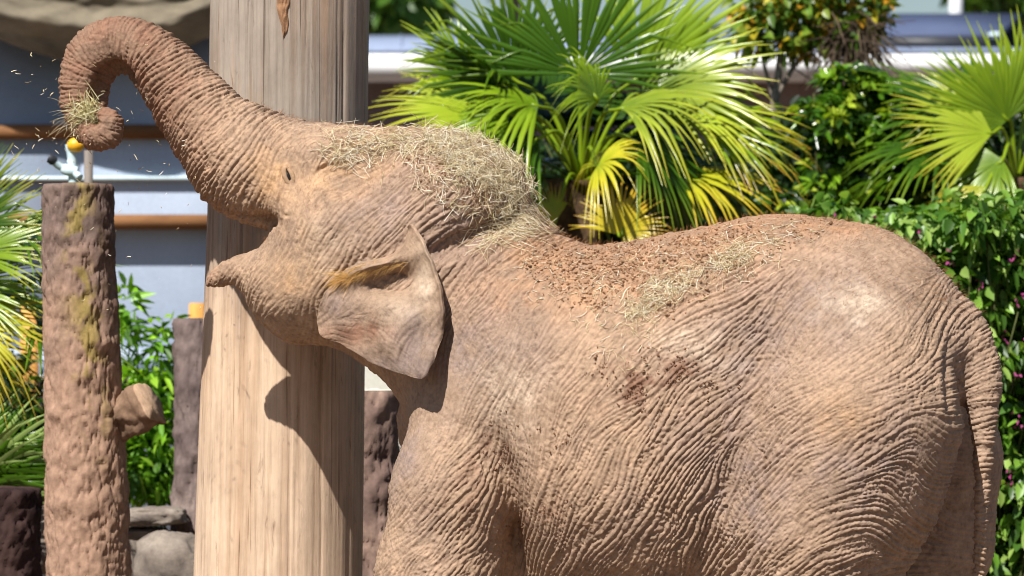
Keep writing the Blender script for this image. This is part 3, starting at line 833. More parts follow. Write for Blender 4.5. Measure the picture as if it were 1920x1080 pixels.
# ---- hay lying on the elephant
hy = Nodes('hay'); M['hay'] = hy.done(hy.attr(), 0.65, None, 0.25)
HAYC = [rgb(244, 230, 196), rgb(232, 214, 176), rgb(206, 182, 142), rgb(250, 242, 222), rgb(214, 200, 156), rgb(168, 140, 102)]
def hay_cols(n):
    c = np.array(HAYC)[rng.integers(0, len(HAYC), n)] * 0.95
    return c * rng.uniform(.75, 1.08, (n, 1))
def sample_poly(poly, n):
    poly = np.asarray(poly, float); lo, hi = poly.min(0), poly.max(0); out = np.zeros((0, 2))
    while len(out) < n:
        q = lo + rng.random((n * 2, 2)) * (hi - lo); out = np.vstack([out, q[in_poly(poly, q[:, 0], q[:, 1])]])
    out = out[:n]; k = noise3(np.stack([out[:, 0] / 26, out[:, 1] / 26, 0 * out[:, 0]], -1), n) > rng.uniform(-.75, .85, n)
    return out[k] + rng.normal(0, 8, (k.sum(), 2)) + rng.normal(0, 14, (k.sum(), 2)) * (rng.random((k.sum(), 1)) < .25)
def on_skin(pts):
    P, N = [], []
    for a, b in pts:
        p, n = hit(a, b)
        if p is not None: P.append(p); N.append(n)
    return np.array(P), np.array(N)
def lay_strands(P, N, lift, lo, hi, flat=0.25, along=None, spread=9.0, rad=(.0007, .0013)):
    n = len(P)
    d = rng.normal(0, 1, (n, 3))
    if along is not None: d = d / spread * 3 + np.array(along)
    d -= N * (d * N).sum(1, keepdims=True) * (1 - flat); d /= np.linalg.norm(d, axis=1, keepdims=True) + 1e-9
    L = rng.uniform(lo, hi, (n, 1)); c = P + N * (lift * rng.random((n, 1)) ** 1.5 + .0015)
    bend = N * rng.normal(-.03, .10, (n, 1)) * L + np.cross(N, d) * rng.normal(0, .14, (n, 1)) * L
    Pst = np.stack([c - d * L / 2 + bend * .7, c - d * L / 6, c + d * L / 6, c + d * L / 2 + bend], 1)
    return strands(Pst, rng.uniform(*rad, n), hay_cols(n))
H = Bag()
def hay_patch(poly, n, lift, lo, hi, **k):
    P, N = on_skin(sample_poly(poly, n)); v, f, c = lay_strands(P, N, lift, lo, hi, **k); H.add(v, f, c)
    # the same spill over the far side
    Pl, Nl = world2loc(P), world2loc(N) - world2loc(np.zeros(3))
    s = rng.random(len(P)) < .35; m = np.array([1, -1, 1])
    v, f, c = lay_strands(loc2world(Pl[s] * m), loc2world(Nl[s] * m) - loc2world(np.zeros(3)), lift, lo, hi, **k); H.add(v, f, c)
hay_patch([(595, 236), (700, 243), (800, 244), (800, 262), (735, 275), (690, 300), (650, 308), (612, 288)], 1250, .014, .04, .10)
hay_patch([(780, 246), (860, 254), (920, 275), (960, 302), (980, 340), (985, 374), (950, 380), (900, 350), (820, 290)], 3300, .034, .04, .12, flat=.45)
hay_patch([(740, 255), (820, 270), (900, 340), (960, 385), (930, 410), (860, 400), (800, 370), (770, 310)], 650, .008, .03, .09)
hay_patch([(930, 385), (985, 375), (1015, 412), (1035, 436), (990, 440), (940, 425)], 1000, .03, .04, .12, flat=.35, along=(.8, 0, -.3), spread=4)
hay_patch([(860, 445), (940, 410), (1040, 436), (1040, 450), (960, 455), (900, 470)], 320, .012, .05, .14, flat=.2, along=(.8, 0, .45), spread=3.2)
H.build('hay_on_head', M['hay'], None); 
tag(bpy.data.objects['hay_on_head'], "loose dry hay spread over the elephant's forehead, crown and nape", 'hay', kind='stuff')
H = Bag()
hay_patch([(1165, 580), (1225, 530), (1300, 500), (1380, 462), (1460, 434), (1500, 436), (1400, 490), (1330, 525), (1240, 570), (1190, 600)], 1700, .008, .02, .065, along=(.7, 0, .3), spread=2.2)
hay_patch([(960, 460), (1110, 470), (1300, 440), (1470, 410), (1560, 425), (1420, 520), (1250, 600), (1130, 640), (1000, 560)], 1300, .004, .012, .055)
hay_patch([(1100, 600), (1200, 580), (1260, 640), (1180, 700), (1110, 680)], 120, .002, .015, .06)
H.build('hay_on_back', M['hay'], None)
tag(bpy.data.objects['hay_on_back'], "straw wisps lying in a streak along the elephant's dusty back", 'hay', kind='stuff')

# ---- soil crumbs thrown over the back
cm = Nodes('soil_crumb'); cc = cm.coord(); M['crumb'] = cm.done(cm.mix(cm.attr(), cm.ramp(cm.noise(120, 3, .6, cc), [(.3, (.7, .7, .7)), (.7, (1.2, 1.2, 1.2))]), .8, 'MULTIPLY'), 0.95, None, 0.1)
OCT = np.array([[1, 0, 0], [-1, 0, 0], [0, 1, 0], [0, -1, 0], [0, 0, 1], [0, 0, -1.]]); OCF = np.array([[0, 2, 4], [2, 1, 4], [1, 3, 4], [3, 0, 4], [2, 0, 5], [1, 2, 5], [3, 1, 5], [0, 3, 5]])
def crumbs(bag, P, N, lo, hi, c, var=.18):
    n = len(P); r = lo + (hi - lo) * rng.random((n, 1, 1)) ** 2.5
    v = (OCT[None] * rng.uniform(.6, 1.3, (n, 6, 1)) + rng.normal(0, .22, (n, 6, 3))) * r + (P + N * r[:, 0] * .45)[:, None]
    f = (OCF[None] + (np.arange(n) * 6)[:, None, None]).reshape(-1, 3)
    bag.add(v.reshape(-1, 3), f, np.repeat(np.tile(c, (n, 1)) * rng.uniform(1 - var, 1 + var, (n, 1)), 6, 0))
B = Bag()
def crumb_patch(poly, n, lo, hi, c):
    P, N = on_skin(sample_poly(poly, n)); crumbs(B, P, N, lo, hi, c)
    Pl, Nl = world2loc(P), world2loc(N) - world2loc(np.zeros(3)); m = np.array([1, -1, 1])
    crumbs(B, loc2world(Pl[::3] * m), loc2world(Nl[::3] * m) - loc2world(np.zeros(3)), lo, hi, c)
BACK = [(985, 440), (1110, 464), (1290, 436), (1470, 405), (1580, 418), (1480, 455), (1380, 520), (1260, 590), (1150, 585), (1060, 570), (985, 510)]
crumb_patch(BACK, 3600, .0016, .0065, soil); crumb_patch(BACK, 1500, .0015, .006, pale * .9); crumb_patch(BACK, 260, .003, .010, soil * .65)
crumb_patch([(1040, 470), (1180, 465), (1350, 430), (1450, 415), (1330, 480), (1200, 530), (1080, 540)], 1600, .002, .008, soil * .95)
for px, py, rx, ry, n in ((1195, 735, 34, 40, 150), (1275, 700, 26, 30, 110), (1120, 690, 50, 25, 60), (940, 840, 46, 50, 110), (1000, 975, 50, 50, 120), (1230, 930, 60, 40, 60), (1230, 680, 90, 40, 90), (700, 600, 14, 26, 40), (1330, 730, 40, 20, 50), (1050, 820, 90, 50, 70)):
    q = np.stack([rng.normal(px, rx * .5, n), rng.normal(py, ry * .5, n)], -1); q = np.repeat(q[::3], 3, 0) + rng.normal(0, 4, (len(q[::3]) * 3, 2)); P, N = on_skin(q); crumbs(B, P, N, .0012, .0055, rgb(118, 84, 62))
crumb_patch([(740, 280), (820, 270), (930, 290), (975, 350), (960, 400), (880, 400), (800, 380), (760, 320)], 1500, .0015, .006, rgb(140, 106, 82))
B.build('soil_crumbs', M['crumb'], None, False)
tag(bpy.data.objects['soil_crumbs'], "reddish soil crumbs scattered over the elephant's back and flank", 'soil', kind='stuff')

# ---- the wisp of hay in the trunk's curl, and bits in the air
H = Bag()
n = 420
c0 = loc2world(np.array([[*[float(q) for q in px2loc(160, 214, -0.10)]]]).repeat(n, 0)[:, [0, 0, 1]] * np.array([1, 0, 1]) + np.array([0, -.10, 0]))
P0 = c0 + rng.normal(0, 1, (n, 3)) * np.array([.026, .018, .03])
d = np.stack([rng.normal(-.05, .5, n), rng.normal(-.25, .35, n), rng.normal(.45, .6, n)], -1); d /= np.linalg.norm(d, axis=1, keepdims=True)
L = rng.uniform(.03, .10, (n, 1))
bn = rng.normal(0, .1, (n, 3)) * L
v, f, c_ = strands(np.stack([P0 - d * L * .5, P0 - d * L * .1 + bn, P0 + d * L * .2 + bn, P0 + d * L * .55], 1), rng.uniform(.0008, .0015, n), hay_cols(n) * np.array([.95, 1.0, .8])); H.add(v, f, c_)
n = 26
P0 = c0[:n] + rng.normal(0, 1, (n, 3)) * np.array([.02, .02, .02]); d = np.stack([rng.normal(-1, .3, n), rng.normal(-.2, .3, n), rng.normal(-.25, .35, n)], -1); d /= np.linalg.norm(d, axis=1, keepdims=True); L = rng.uniform(.06, .17, (n, 1))
v, f, c_ = strands(np.stack([P0, P0 + d * L * .4, P0 + d * L * .75 + [0, 0, -.006], P0 + d * L + [0, 0, -.02]], 1), .0009, hay_cols(n)); H.add(v, f, c_)
tag(H.build('hay_wisp', M['hay']), "bunch of dry hay held in the curl of the elephant's trunk", 'hay', kind='stuff')
H = Bag()
n = 150
q = np.stack([rng.uniform(-40, 420, n), rng.uniform(60, 620, n)], -1); Yq = rng.uniform(-.5, .5, n)
q[:70] = np.stack([rng.normal(150, 90, 70), rng.normal(240, 80, 70)], -1)
P0 = np.array([at(a, b, y) for (a, b), y in zip(q, Yq)]); d = rng.normal(0, 1, (n, 3)); d /= np.linalg.norm(d, axis=1, keepdims=True); L = rng.uniform(.004, .028, (n, 1))
v, f, c_ = strands(np.stack([P0 - d * L / 2, P0 + rng.normal(0, .1, (n, 3)) * L, P0 + d * L / 2], 1), rng.uniform(.0010, .0020, n), hay_cols(n) * 1.1); H.add(v, f, c_)
tag(H.build('hay_flecks', M['hay']), 'tiny flecks of hay drifting in the air round the raised trunk', 'hay', kind='stuff')
# ------------------------------------------------------------------ the setting
def simple(name, stops, scale=6, detail=6, rough=0.85, bump=0.3, dist=0.01, stretch=(1, 1, 1), spec=0.2, fine=60):
    a = Nodes(name); c = a.coord(stretch); n = a.noise(scale, detail, .65, c); n2 = a.noise(fine, 4, .6, c)
    colr = a.ramp(n, stops); colr = a.mix(colr, a.ramp(n2, [(.25, (.75, .75, .75)), (.75, (1.2, 1.2, 1.2))]), .6, 'MULTIPLY')
    M[name] = a.done(colr, rough, a.bump(n2, bump * .6, dist * .4, a.bump(n, bump, dist)), spec); return M[name]
def toned(name, scale=20, stretch=(1, 1, 1), rough=0.85, bump=.4, dist=.004, spec=.2, contrast=(.7, 1.25)):
    a = Nodes(name); c = a.coord(stretch); n = a.noise(scale, 6, .65, c)
    k0, k1 = contrast
    colr = a.mix(a.attr(), a.ramp(n, [(.3, (k0, k0, k0)), (.7, (k1, k1, k1))]), .85, 'MULTIPLY')
    M[name] = a.done(colr, rough, a.bump(n, bump, dist), spec); return M[name]
simple('ground_soil', [(.3, tuple(rgb(92, 74, 60))), (.7, tuple(rgb(128, 106, 88)))], 1.2, 8, .95, .5, .03, fine=40)
toned('bark', 34, (1, 1, .8), .92, .7, .006, .1)
pw = Nodes('post_wood'); c1_ = pw.coord((1, 1, .03)); c2_ = pw.coord((1, 1, .16))
g1 = pw.noise(60, 6, .7, c1_); g2 = pw.noise(22, 7, .75, c2_, 1.2); g3 = pw.noise(6, 7, .7, pw.coord((1, 1, .6)))
cw_ = pw.mix(pw.attr(), pw.ramp(g1, [(.3, (.66, .63, .6)), (.52, (1, 1, 1)), (.75, (1.16, 1.15, 1.14))]), .8, 'MULTIPLY')
cw_ = pw.mix(cw_, pw.ramp(g2, [(.30, (.35, .30, .27)), (.40, (1, 1, 1))]), .75, 'MULTIPLY')
cw_ = pw.mix(cw_, pw.ramp(g3, [(.3, (.76, .74, .73)), (.7, (1.14, 1.14, 1.14))]), .85, 'MULTIPLY')
g4 = pw.noise(75, 3, .5, pw.coord((1, 1, .010)))
cw_ = pw.mix(cw_, pw.ramp(g4, [(.30, (.30, .24, .20)), (.345, (1, 1, 1))]), .8, 'MULTIPLY')
M['post_wood'] = pw.done(cw_, .75, pw.bump(g2, .5, .004, pw.bump(g1, .45, .003)), .2)
simple('batten_wood', [(.3, tuple(rgb(104, 70, 44))), (.7, tuple(rgb(152, 108, 70)))], 9, 6, .75, .2, .003, (.2, 1, 1))
simple('stake_wood', [(.3, tuple(rgb(190, 132, 62))), (.7, tuple(rgb(224, 168, 96)))], 9, 6, .75, .2, .003, (1, 1, .2))
simple('wall_paint', [(.35, tuple(rgb(150, 162, 180))), (.65, tuple(rgb(164, 176, 194)))], 1.4, 6, .6, .1, .003, spec=.3)
simple('rail_paint', [(.3, tuple(rgb(196, 216, 222))), (.7, tuple(rgb(214, 232, 238)))], 8, 5, .4, .1, .002, spec=.4)
simple('stone', [(.3, tuple(rgb(98, 88, 82))), (.7, tuple(rgb(150, 138, 126)))], 7, 8, .9, .6, .012)
simple('canvas', [(.3, tuple(rgb(98, 90, 76))), (.7, tuple(rgb(138, 127, 108)))], 3, 6, .85, .3, .01, (1, 1, 2))
simple('fascia_white', [(.3, tuple(rgb(226, 226, 226))), (.7, tuple(rgb(240, 240, 240)))], 2, 4, .5, .05, .002, spec=.3)
simple('pale_render', [(.3, tuple(rgb(150, 148, 138))), (.7, tuple(rgb(172, 168, 158)))], 2, 6, .9, .2, .004)
simple('render_brown', [(.3, tuple(rgb(120, 102, 98))), (.7, tuple(rgb(138, 120, 114)))], 2, 6, .9, .2, .004)
simple('roof_grey', [(.3, tuple(rgb(122, 134, 158))), (.7, tuple(rgb(140, 152, 176)))], 2, 5, .8, .1, .003, spec=.2)
simple('panel_glass', [(.3, tuple(rgb(72, 82, 110))), (.7, tuple(rgb(86, 96, 124)))], 1, 3, .7, .02, .001, spec=.2)
simple('dark_metal', [(.3, tuple(rgb(40, 42, 48))), (.7, tuple(rgb(58, 60, 66)))], 8, 4, .5, .1, .002, spec=.5)
simple('pale_metal', [(.3, tuple(rgb(160, 186, 194))), (.7, tuple(rgb(206, 222, 226)))], 14, 4, .35, .1, .002, spec=.6)
simple('yellow_plastic', [(.3, tuple(rgb(226, 160, 20))), (.7, tuple(rgb(240, 182, 40)))], 10, 3, .4, .05, .001, spec=.5)
simple('grey_pole', [(.3, tuple(rgb(98, 90, 84))), (.7, tuple(rgb(130, 120, 112)))], 12, 5, .7, .2, .003, (1, 1, .2))
simple('trunk_fibre', [(.3, tuple(rgb(52, 40, 30))), (.7, tuple(rgb(110, 86, 62)))], 14, 8, .95, .9, .03, (1, 1, .6))
simple('hedge_stem', [(.3, tuple(rgb(60, 66, 36))), (.7, tuple(rgb(92, 96, 54)))], 20, 6, .9, .4, .006)
simple('twig', [(.3, tuple(rgb(104, 92, 80))), (.7, tuple(rgb(160, 148, 134)))], 20, 6, .9, .4, .006)
def leafmat(name, gloss=.38, trans=.35):
    a = Nodes(name); at_ = a.attr(); a.done(at_, gloss, None, .45)
    tr = a.n('ShaderNodeBsdfTranslucent'); g = a.mix(at_, (1.15, 1.25, .45), 1.0, 'MULTIPLY'); a.l(g, tr.inputs[0])
    mx = a.n('ShaderNodeMixShader'); mx.inputs[0].default_value = trans
    a.l(a.b.outputs[0], mx.inputs[1]); a.l(tr.outputs[0], mx.inputs[2]); a.l(mx.outputs[0], a.out.inputs[0])
    M[name] = a.m; return a.m
leafmat('palm_leaf', .26, .16); leafmat('leaf', .40, .35); leafmat('glossy_leaf', .25, .28)
simple('petal', [(.3, tuple(rgb(120, 40, 84))), (.7, tuple(rgb(150, 60, 110)))], 30, 3, .6, .1, .001)

# ground
gv = []; N_ = 90
gxs = np.sign(np.linspace(-1, 1, N_)) * np.abs(np.linspace(-1, 1, N_)) ** 2.2 * 160; gys = np.concatenate([np.linspace(-40, 12, 60), 12 + np.linspace(0.03, 1, 30) ** 2 * 240])
A, B_ = np.meshgrid(gxs, gys, indexing='ij')
hgt = 0.03 * fbm3(np.stack([A * .7, B_ * .7, A * 0], -1), 4, 2) * np.clip(1.2 - np.hypot(A, B_) / 60, 0, 1)
i, j = np.meshgrid(np.arange(N_ - 1), np.arange(len(gys) - 1), indexing='ij'); m = len(gys)
q = np.stack([i * m + j, (i + 1) * m + j, (i + 1) * m + j + 1, i * m + j + 1], -1).reshape(-1, 4)
tag(mesh_np('ground', np.stack([A, B_, hgt - .02], -1).reshape(-1, 3), q, M['ground_soil']), kind='structure')

# ---- logs
def log(path_px, Y, mat, colf, dispf, nth=160, nz=130, z_bottom=-.05, top_r=None, zmax=None):
    """a round log; path rows (px left edge, px right edge, py) from top down; colf, dispf of (theta, z, pos)"""
    rows = np.array(path_px, float); k = sc(Y)
    zc = CAM_Z + (540 - rows[:, 2]) * k; xc = ((rows[:, 0] + rows[:, 1]) / 2 - 960) * k; rr = (rows[:, 1] - rows[:, 0]) / 2 * k
    z = np.linspace(z_bottom, zc[0] if zmax is None else zmax, nz)
    o = np.argsort(zc)
    def ext(v):
        r_ = np.interp(z, zc[o], v[o]); lo = z < zc[o][0]; hi = z > zc[o][-1]
        s = (v[o][1] - v[o][0]) / (zc[o][1] - zc[o][0]); r_[lo] = v[o][0] + s * .5 * (z[lo] - zc[o][0])
        s = (v[o][-1] - v[o][-2]) / (zc[o][-1] - zc[o][-2]); r_[hi] = v[o][-1] + s * (z[hi] - zc[o][-1])
        return r_
    X, Rr = ext(xc), ext(rr)
    th = np.arange(nth) * 2 * math.pi / nth
    T, Z = np.meshgrid(th, z); Xc = X[:, None]; R0 = Rr[:, None]
    unit = np.stack([np.sin(T), -np.cos(T), np.zeros_like(T)], -1)          # T = 0 faces the viewer
    P = np.stack([Xc + 0 * T, np.full_like(T, Y), Z], -1) + unit * R0[..., None]
    d = dispf(T, Z, P)
    edge = np.clip((z[-1] - Z) / .012, 0, 1); d = d - .008 * (1 - edge) ** 2
    P = P + unit * d[..., None]
    C = colf(T, Z, P, d)
    i, j = np.meshgrid(np.arange(nz - 1), np.arange(nth), indexing='ij')
    q = np.stack([i * nth + j, i * nth + (j + 1) % nth, (i + 1) * nth + (j + 1) % nth, (i + 1) * nth + j], -1).reshape(-1, 4)
    V = P.reshape(-1, 3); C = C.reshape(-1, 3)
    # cut top: rings to the middle
    base = (nz - 1) * nth; fs = [q]; prev = base; nr = 8
    for a in range(1, nr):
        s = 1 - a / nr; ring = np.stack([X[-1] + (P[-1, :, 0] - X[-1]) * s, Y + (P[-1, :, 1] - Y) * s, P[-1, :, 2] + .006 * noise3(np.stack([P[-1, :, 0] * 30 * s, P[-1, :, 1] * 30 * s, th * 0 + a], -1))], -1)
        n0 = len(V); V = np.vstack([V, ring]); C = np.vstack([C, C[base:base + nth] * .9])
        kk = np.arange(nth); fs.append(np.stack([prev + kk, prev + (kk + 1) % nth, n0 + (kk + 1) % nth, n0 + kk], -1)); prev = n0
    kk = np.arange(nth); n0 = len(V); V = np.vstack([V, V[prev:prev + nth].mean(0)]); C = np.vstack([C, C[-1]])
    fs.append(np.stack([prev + kk, prev + (kk + 1) % nth, np.full(nth, n0)], -1))
    return V, fs, C, (X, Rr, z)
# the tall timber post behind the head
PY = 0.89
def wood_disp(T, Z, P):
    out = .010 * fbm3(np.stack([np.sin(T) * 1.5, np.cos(T) * 1.5, Z * .35], -1), 3, 4) + .0016 * noise3(np.stack([np.sin(T) * 34, np.cos(T) * 34, Z * .9], -1), 9)
    r = np.random.default_rng(3)
    for k in range(34):
        t0 = r.uniform(-2.2, 2.2); z0 = r.uniform(.2, 3.3); L = r.uniform(.25, 1.5); wd = r.uniform(.006, .014); dep = r.uniform(.004, .012)
        tc = t0 + .02 * np.sin(Z * r.uniform(1, 4) + k) + .03 * (Z - z0) * r.normal(0, .5)
        dT = (T - tc + math.pi) % (2 * math.pi) - math.pi
        out = out - dep * np.exp(-(dT / wd) ** 2) * np.clip(1.3 - np.abs(Z - z0) / L * 1.3, 0, 1)
    return out
def wood_col(T, Z, P, d):
    TT = (T + math.pi) % (2 * math.pi) - math.pi
    n = fbm3(np.stack([np.sin(T) * 2.2, np.cos(T) * 2.2, Z * 1.2], -1), 4, 6); st = noise3(np.stack([np.sin(T) * 22, np.cos(T) * 22, Z * .5], -1), 8)
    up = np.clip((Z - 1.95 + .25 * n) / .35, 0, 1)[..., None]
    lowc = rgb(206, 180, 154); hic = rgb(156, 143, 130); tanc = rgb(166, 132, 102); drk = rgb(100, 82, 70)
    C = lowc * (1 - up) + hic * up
    f = np.clip(.35 * (st + n), 0, .6)[..., None]; C = C * (1 - f) + tanc * f
    return C
POST = empty('timber_post', (at(530, 540, PY).x, PY, 0))
tag(POST, "thick upright timber post standing behind the elephant's head", 'post')
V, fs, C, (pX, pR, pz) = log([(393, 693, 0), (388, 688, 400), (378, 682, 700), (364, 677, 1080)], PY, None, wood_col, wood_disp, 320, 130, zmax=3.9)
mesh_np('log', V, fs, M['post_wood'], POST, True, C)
def scar(px, py, w, h, colr, depth=.012, name='bark_patch'):
    k = sc(PY); r0 = 150 * k; n = 14
    t = np.linspace(0, 1, 26); prof_ = np.sin(np.pi * t ** 1.4) ** .7
    V = []; C = []
    for a in t:
        z = at(px, py, PY).z + (a - .5) * h * k
        for b in np.linspace(-1, 1, n):
            xx = (px - 960 + b * w / 2 * np.sin(np.pi * np.clip(a, .02, .98) ** 1.3) ** .7 + 1.5 * np.sin(a * 9) + 2 * noise3(np.array([a * 12, b, 7.0]))) * k
            xr = xx - np.interp(z, pz, pX); rr_ = np.interp(z, pz, pR)
            y = PY - math.sqrt(max(rr_ ** 2 - xr ** 2, 0)) - depth * (1 - b * b) ** .5 * np.sin(np.pi * np.clip(a, .02, .98)) ** .5 * (1 + .5 * noise3(np.array([b * 4, a * 14, 1.0]))) + .010
            V.append((xx, y - .012, z)); C.append(colr * (1 + .35 * noise3(np.array([b * 5, a * 18, 4.0]))))
    i, j = np.meshgrid(np.arange(25), np.arange(n - 1), indexing='ij')
    q = np.stack([i * n + j, i * n + j + 1, (i + 1) * n + j + 1, (i + 1) * n + j], -1).reshape(-1, 4)
    mesh_np(name, V, q, M['bark'], POST, True, np.array(C))
scar(541, 28, 24, 120, rgb(146, 110, 82), .016)

def bark_disp(seed, amp=.014):
    def f(T, Z, P):
        n = fbm3(np.stack([P[..., 0] * 14, P[..., 1] * 14, P[..., 2] * 13], -1), 4, seed); b = np.abs(fbm3(np.stack([P[..., 0] * 24, P[..., 1] * 24, P[..., 2] * 19], -1), 3, seed + 5))
        return amp * (n * .9 - np.exp(-b * 9) * 1.2)
    return f
# faux-bark stump under the trunk
SYD = 1.55
def stump_col(T, Z, P, d):
    n = fbm3(P * 6, 4, 15); n2 = fbm3(P * 16, 3, 25)
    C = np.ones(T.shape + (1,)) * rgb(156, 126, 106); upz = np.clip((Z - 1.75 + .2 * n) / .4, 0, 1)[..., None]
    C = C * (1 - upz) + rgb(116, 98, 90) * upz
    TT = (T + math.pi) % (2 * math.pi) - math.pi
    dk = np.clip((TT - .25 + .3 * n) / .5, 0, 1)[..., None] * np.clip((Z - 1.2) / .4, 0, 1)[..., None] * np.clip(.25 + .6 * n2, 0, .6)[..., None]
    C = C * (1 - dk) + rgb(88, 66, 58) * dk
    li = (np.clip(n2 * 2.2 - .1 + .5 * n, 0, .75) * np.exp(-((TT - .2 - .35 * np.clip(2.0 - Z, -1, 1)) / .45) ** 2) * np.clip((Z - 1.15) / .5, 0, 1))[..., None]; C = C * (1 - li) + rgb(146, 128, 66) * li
    return C
ST = empty('tree_stump', (at(160, 540, SYD).x, SYD, 0))
tag(ST, "tall rough brown stump with yellow lichen and a stubby side branch below the trunk's curl", 'stump')
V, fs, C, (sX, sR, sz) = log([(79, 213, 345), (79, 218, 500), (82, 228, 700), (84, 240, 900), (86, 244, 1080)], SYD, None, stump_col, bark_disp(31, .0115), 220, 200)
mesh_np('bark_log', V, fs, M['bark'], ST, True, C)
p0, p1 = at(200, 772, SYD + .02), at(286, 754, SYD - .06)
t_ = np.linspace(0, 1, 40)[:, None]; path = np.array(p0)[None] * (1 - t_) + np.array(p1)[None] * t_; path[:, 2] -= .03 * np.sin(t_[:, 0] * 3)
rad = (52 - 8 * t_[:, 0] ** .7) * sc(SYD) * .95
v, f = tube(path, rad, 48)
dn = .028 * fbm3(v * 11, 4, 44); ctr = path[np.minimum(np.arange(len(v)) // 48, 39)]; v = v + (v - ctr) / (np.linalg.norm(v - ctr, axis=1, keepdims=True) + 1e-6) * dn[:, None]
cz_ = np.tile(rgb(134, 108, 88), (len(v), 1)) * (1 + .3 * fbm3(v * 10, 3, 3))[:, None]; cz_[39 * 48:] = rgb(178, 148, 122)
mesh_np('branch_stub', v, f, M['bark'], ST, True, cz_)

def plain_log(name, label, rows, Y, c1, c2, seed, top=None, n=(96, 80)):
    def cf(T, Z, P, d):
        k = np.clip(.5 + .7 * fbm3(P * 7, 4, seed), 0, 1)[..., None]; return c1 * (1 - k) + c2 * k
    o = empty(name, (((rows[0][0] + rows[0][1]) / 2 - 960) * sc(Y), Y, 0)); tag(o, label, 'log')
    V, fs, C, _ = log(rows, Y, None, cf, bark_disp(seed, .016), *n)
    nb = n[0] * n[1]
    if top is not None:
        mesh_np('bark', V[:nb], [fs[0]], M['bark'], o, True, C[:nb])
        V2 = V[nb - n[0]:] + np.array([0, 0, .002]); F2 = [g - (nb - n[0]) for g in fs[1:]]
        mesh_np('cut_top', V2, F2, M['bark'], o, True, np.tile(top, (len(V2), 1)))
    else: mesh_np('bark', V, fs, M['bark'], o, True, C)
    return o
plain_log('log_post', 'dark purplish bark post between the stump and the thick timber post', [(326, 420, 598), (326, 420, 800), (322, 418, 1010)], 3.1, rgb(96, 82, 80), rgb(134, 118, 112), 51)
plain_log('log_post', "pale-topped grey log standing behind the elephant's chest", [(640, 748, 732), (638, 750, 900), (636, 752, 1080)], 2.4, rgb(112, 92, 84), rgb(156, 130, 116), 52, rgb(214, 206, 188))
plain_log('log_stump', 'low dark blackish stump beside the strappy grass clump', [(-70, 75, 915), (-72, 76, 1000), (-72, 77, 1080)], 2.0, rgb(44, 32, 32), rgb(72, 54, 50), 53)

# rocks between the stump and the posts
def rock(name, label, px, py, Y, rx, ry, rz, seed, group=None, flat=.0):
    c = at(px, py, Y); k = sc(Y); v, f = ball((0, 0, 0), 1.0, (1, 1, 1), 22)
    v = np.sign(v) * np.abs(v) ** (1 - flat)
    v = v * (1 + .16 * fbm3(v * 1.7 + seed, 3, seed) + .05 * fbm3(v * 6, 3, seed + 3))[:, None] * np.array([rx * k, ry * k, rz * k]) + np.array(c)
    return tag(mesh_np(name, v, f, M['stone']), label, 'rock', group)
rock('rock', 'flat pale stone slab lying beside the brown stump', 288, 968, 2.9, 62, 55, 17, 3, None, .45)
rock('rock', 'thin reddish stone wedged under the flat slab', 270, 1000, 2.95, 44, 50, 12, 4, None, .4)
rock('rock', 'large rounded boulder at the foot of the dark bark post', 318, 1056, 2.75, 62, 60, 62, 5, None, .25)
rock('rock', 'big grey boulder half hidden behind the brown stump', 232, 1075, 3.3, 62, 60, 100, 6, None, .35)
rock('rock', 'grey stone showing between the blackish stump and the brown stump', 84, 1010, 2.9, 34, 40, 64, 7, None, .3)

# ---- the grey-blue panelled wall
WY = 9.0
kW = sc(WY)
WALL = empty('panel_wall', (at(250, 540, WY).x, WY, 0)); tag(WALL, 'grey-blue panelled wall with timber battens behind the stump', 'wall', None, 'thing')
def wbox(name, px0, py0, px1, py1, y0, y1, mat, bev=.008):
    a, b = at(px0, py1, WY), at(px1, py0, WY)
    v, f = box((a.x, WY + y0, a.z), (b.x, WY + y1, b.z), bev); return mesh_np(name, v, f, M[mat], WALL, False)
zlow = 540 + (CAM_Z + .05) / kW
for k_, (a, b) in enumerate([(-420, 148), (150, 655)]):
    wbox('panel', a, -160, b, zlow, 0, .12, 'wall_paint', .01)
wbox('batten', -420, 234, 655, 261, -.075, 0.002, 'batten_wood'); wbox('batten', -420, 403, 655, 431, -.165, .002, 'batten_wood')
wbox('rail', -420, 331, 655, 339, -.055, .002, 'rail_paint', .004); wbox('plinth', -420, 652, 655, 700, -.16, .002, 'wall_paint'); wbox('ledge', -420, 700, 655, 712, -.22, .002, 'rail_paint')
# stakes in front of the wall
def stake(label, px0, px1, py, Y, lean=0):
    a = at(px0, py, Y); b = at(px1, py, Y); v, f = box((a.x, Y, -.1), (b.x, Y + .08, a.z), .006); v[:, 0] += (v[:, 2] - a.z) * lean
    tag(mesh_np('timber_stake', v, f, M['stake_wood'], None, False), label, 'stake')
stake('orange timber stake behind the fan leaves left of the stump', 38, 70, 570, 8.2); stake('orange timber stake showing above the dark bark post', 354, 384, 568, 6.6)

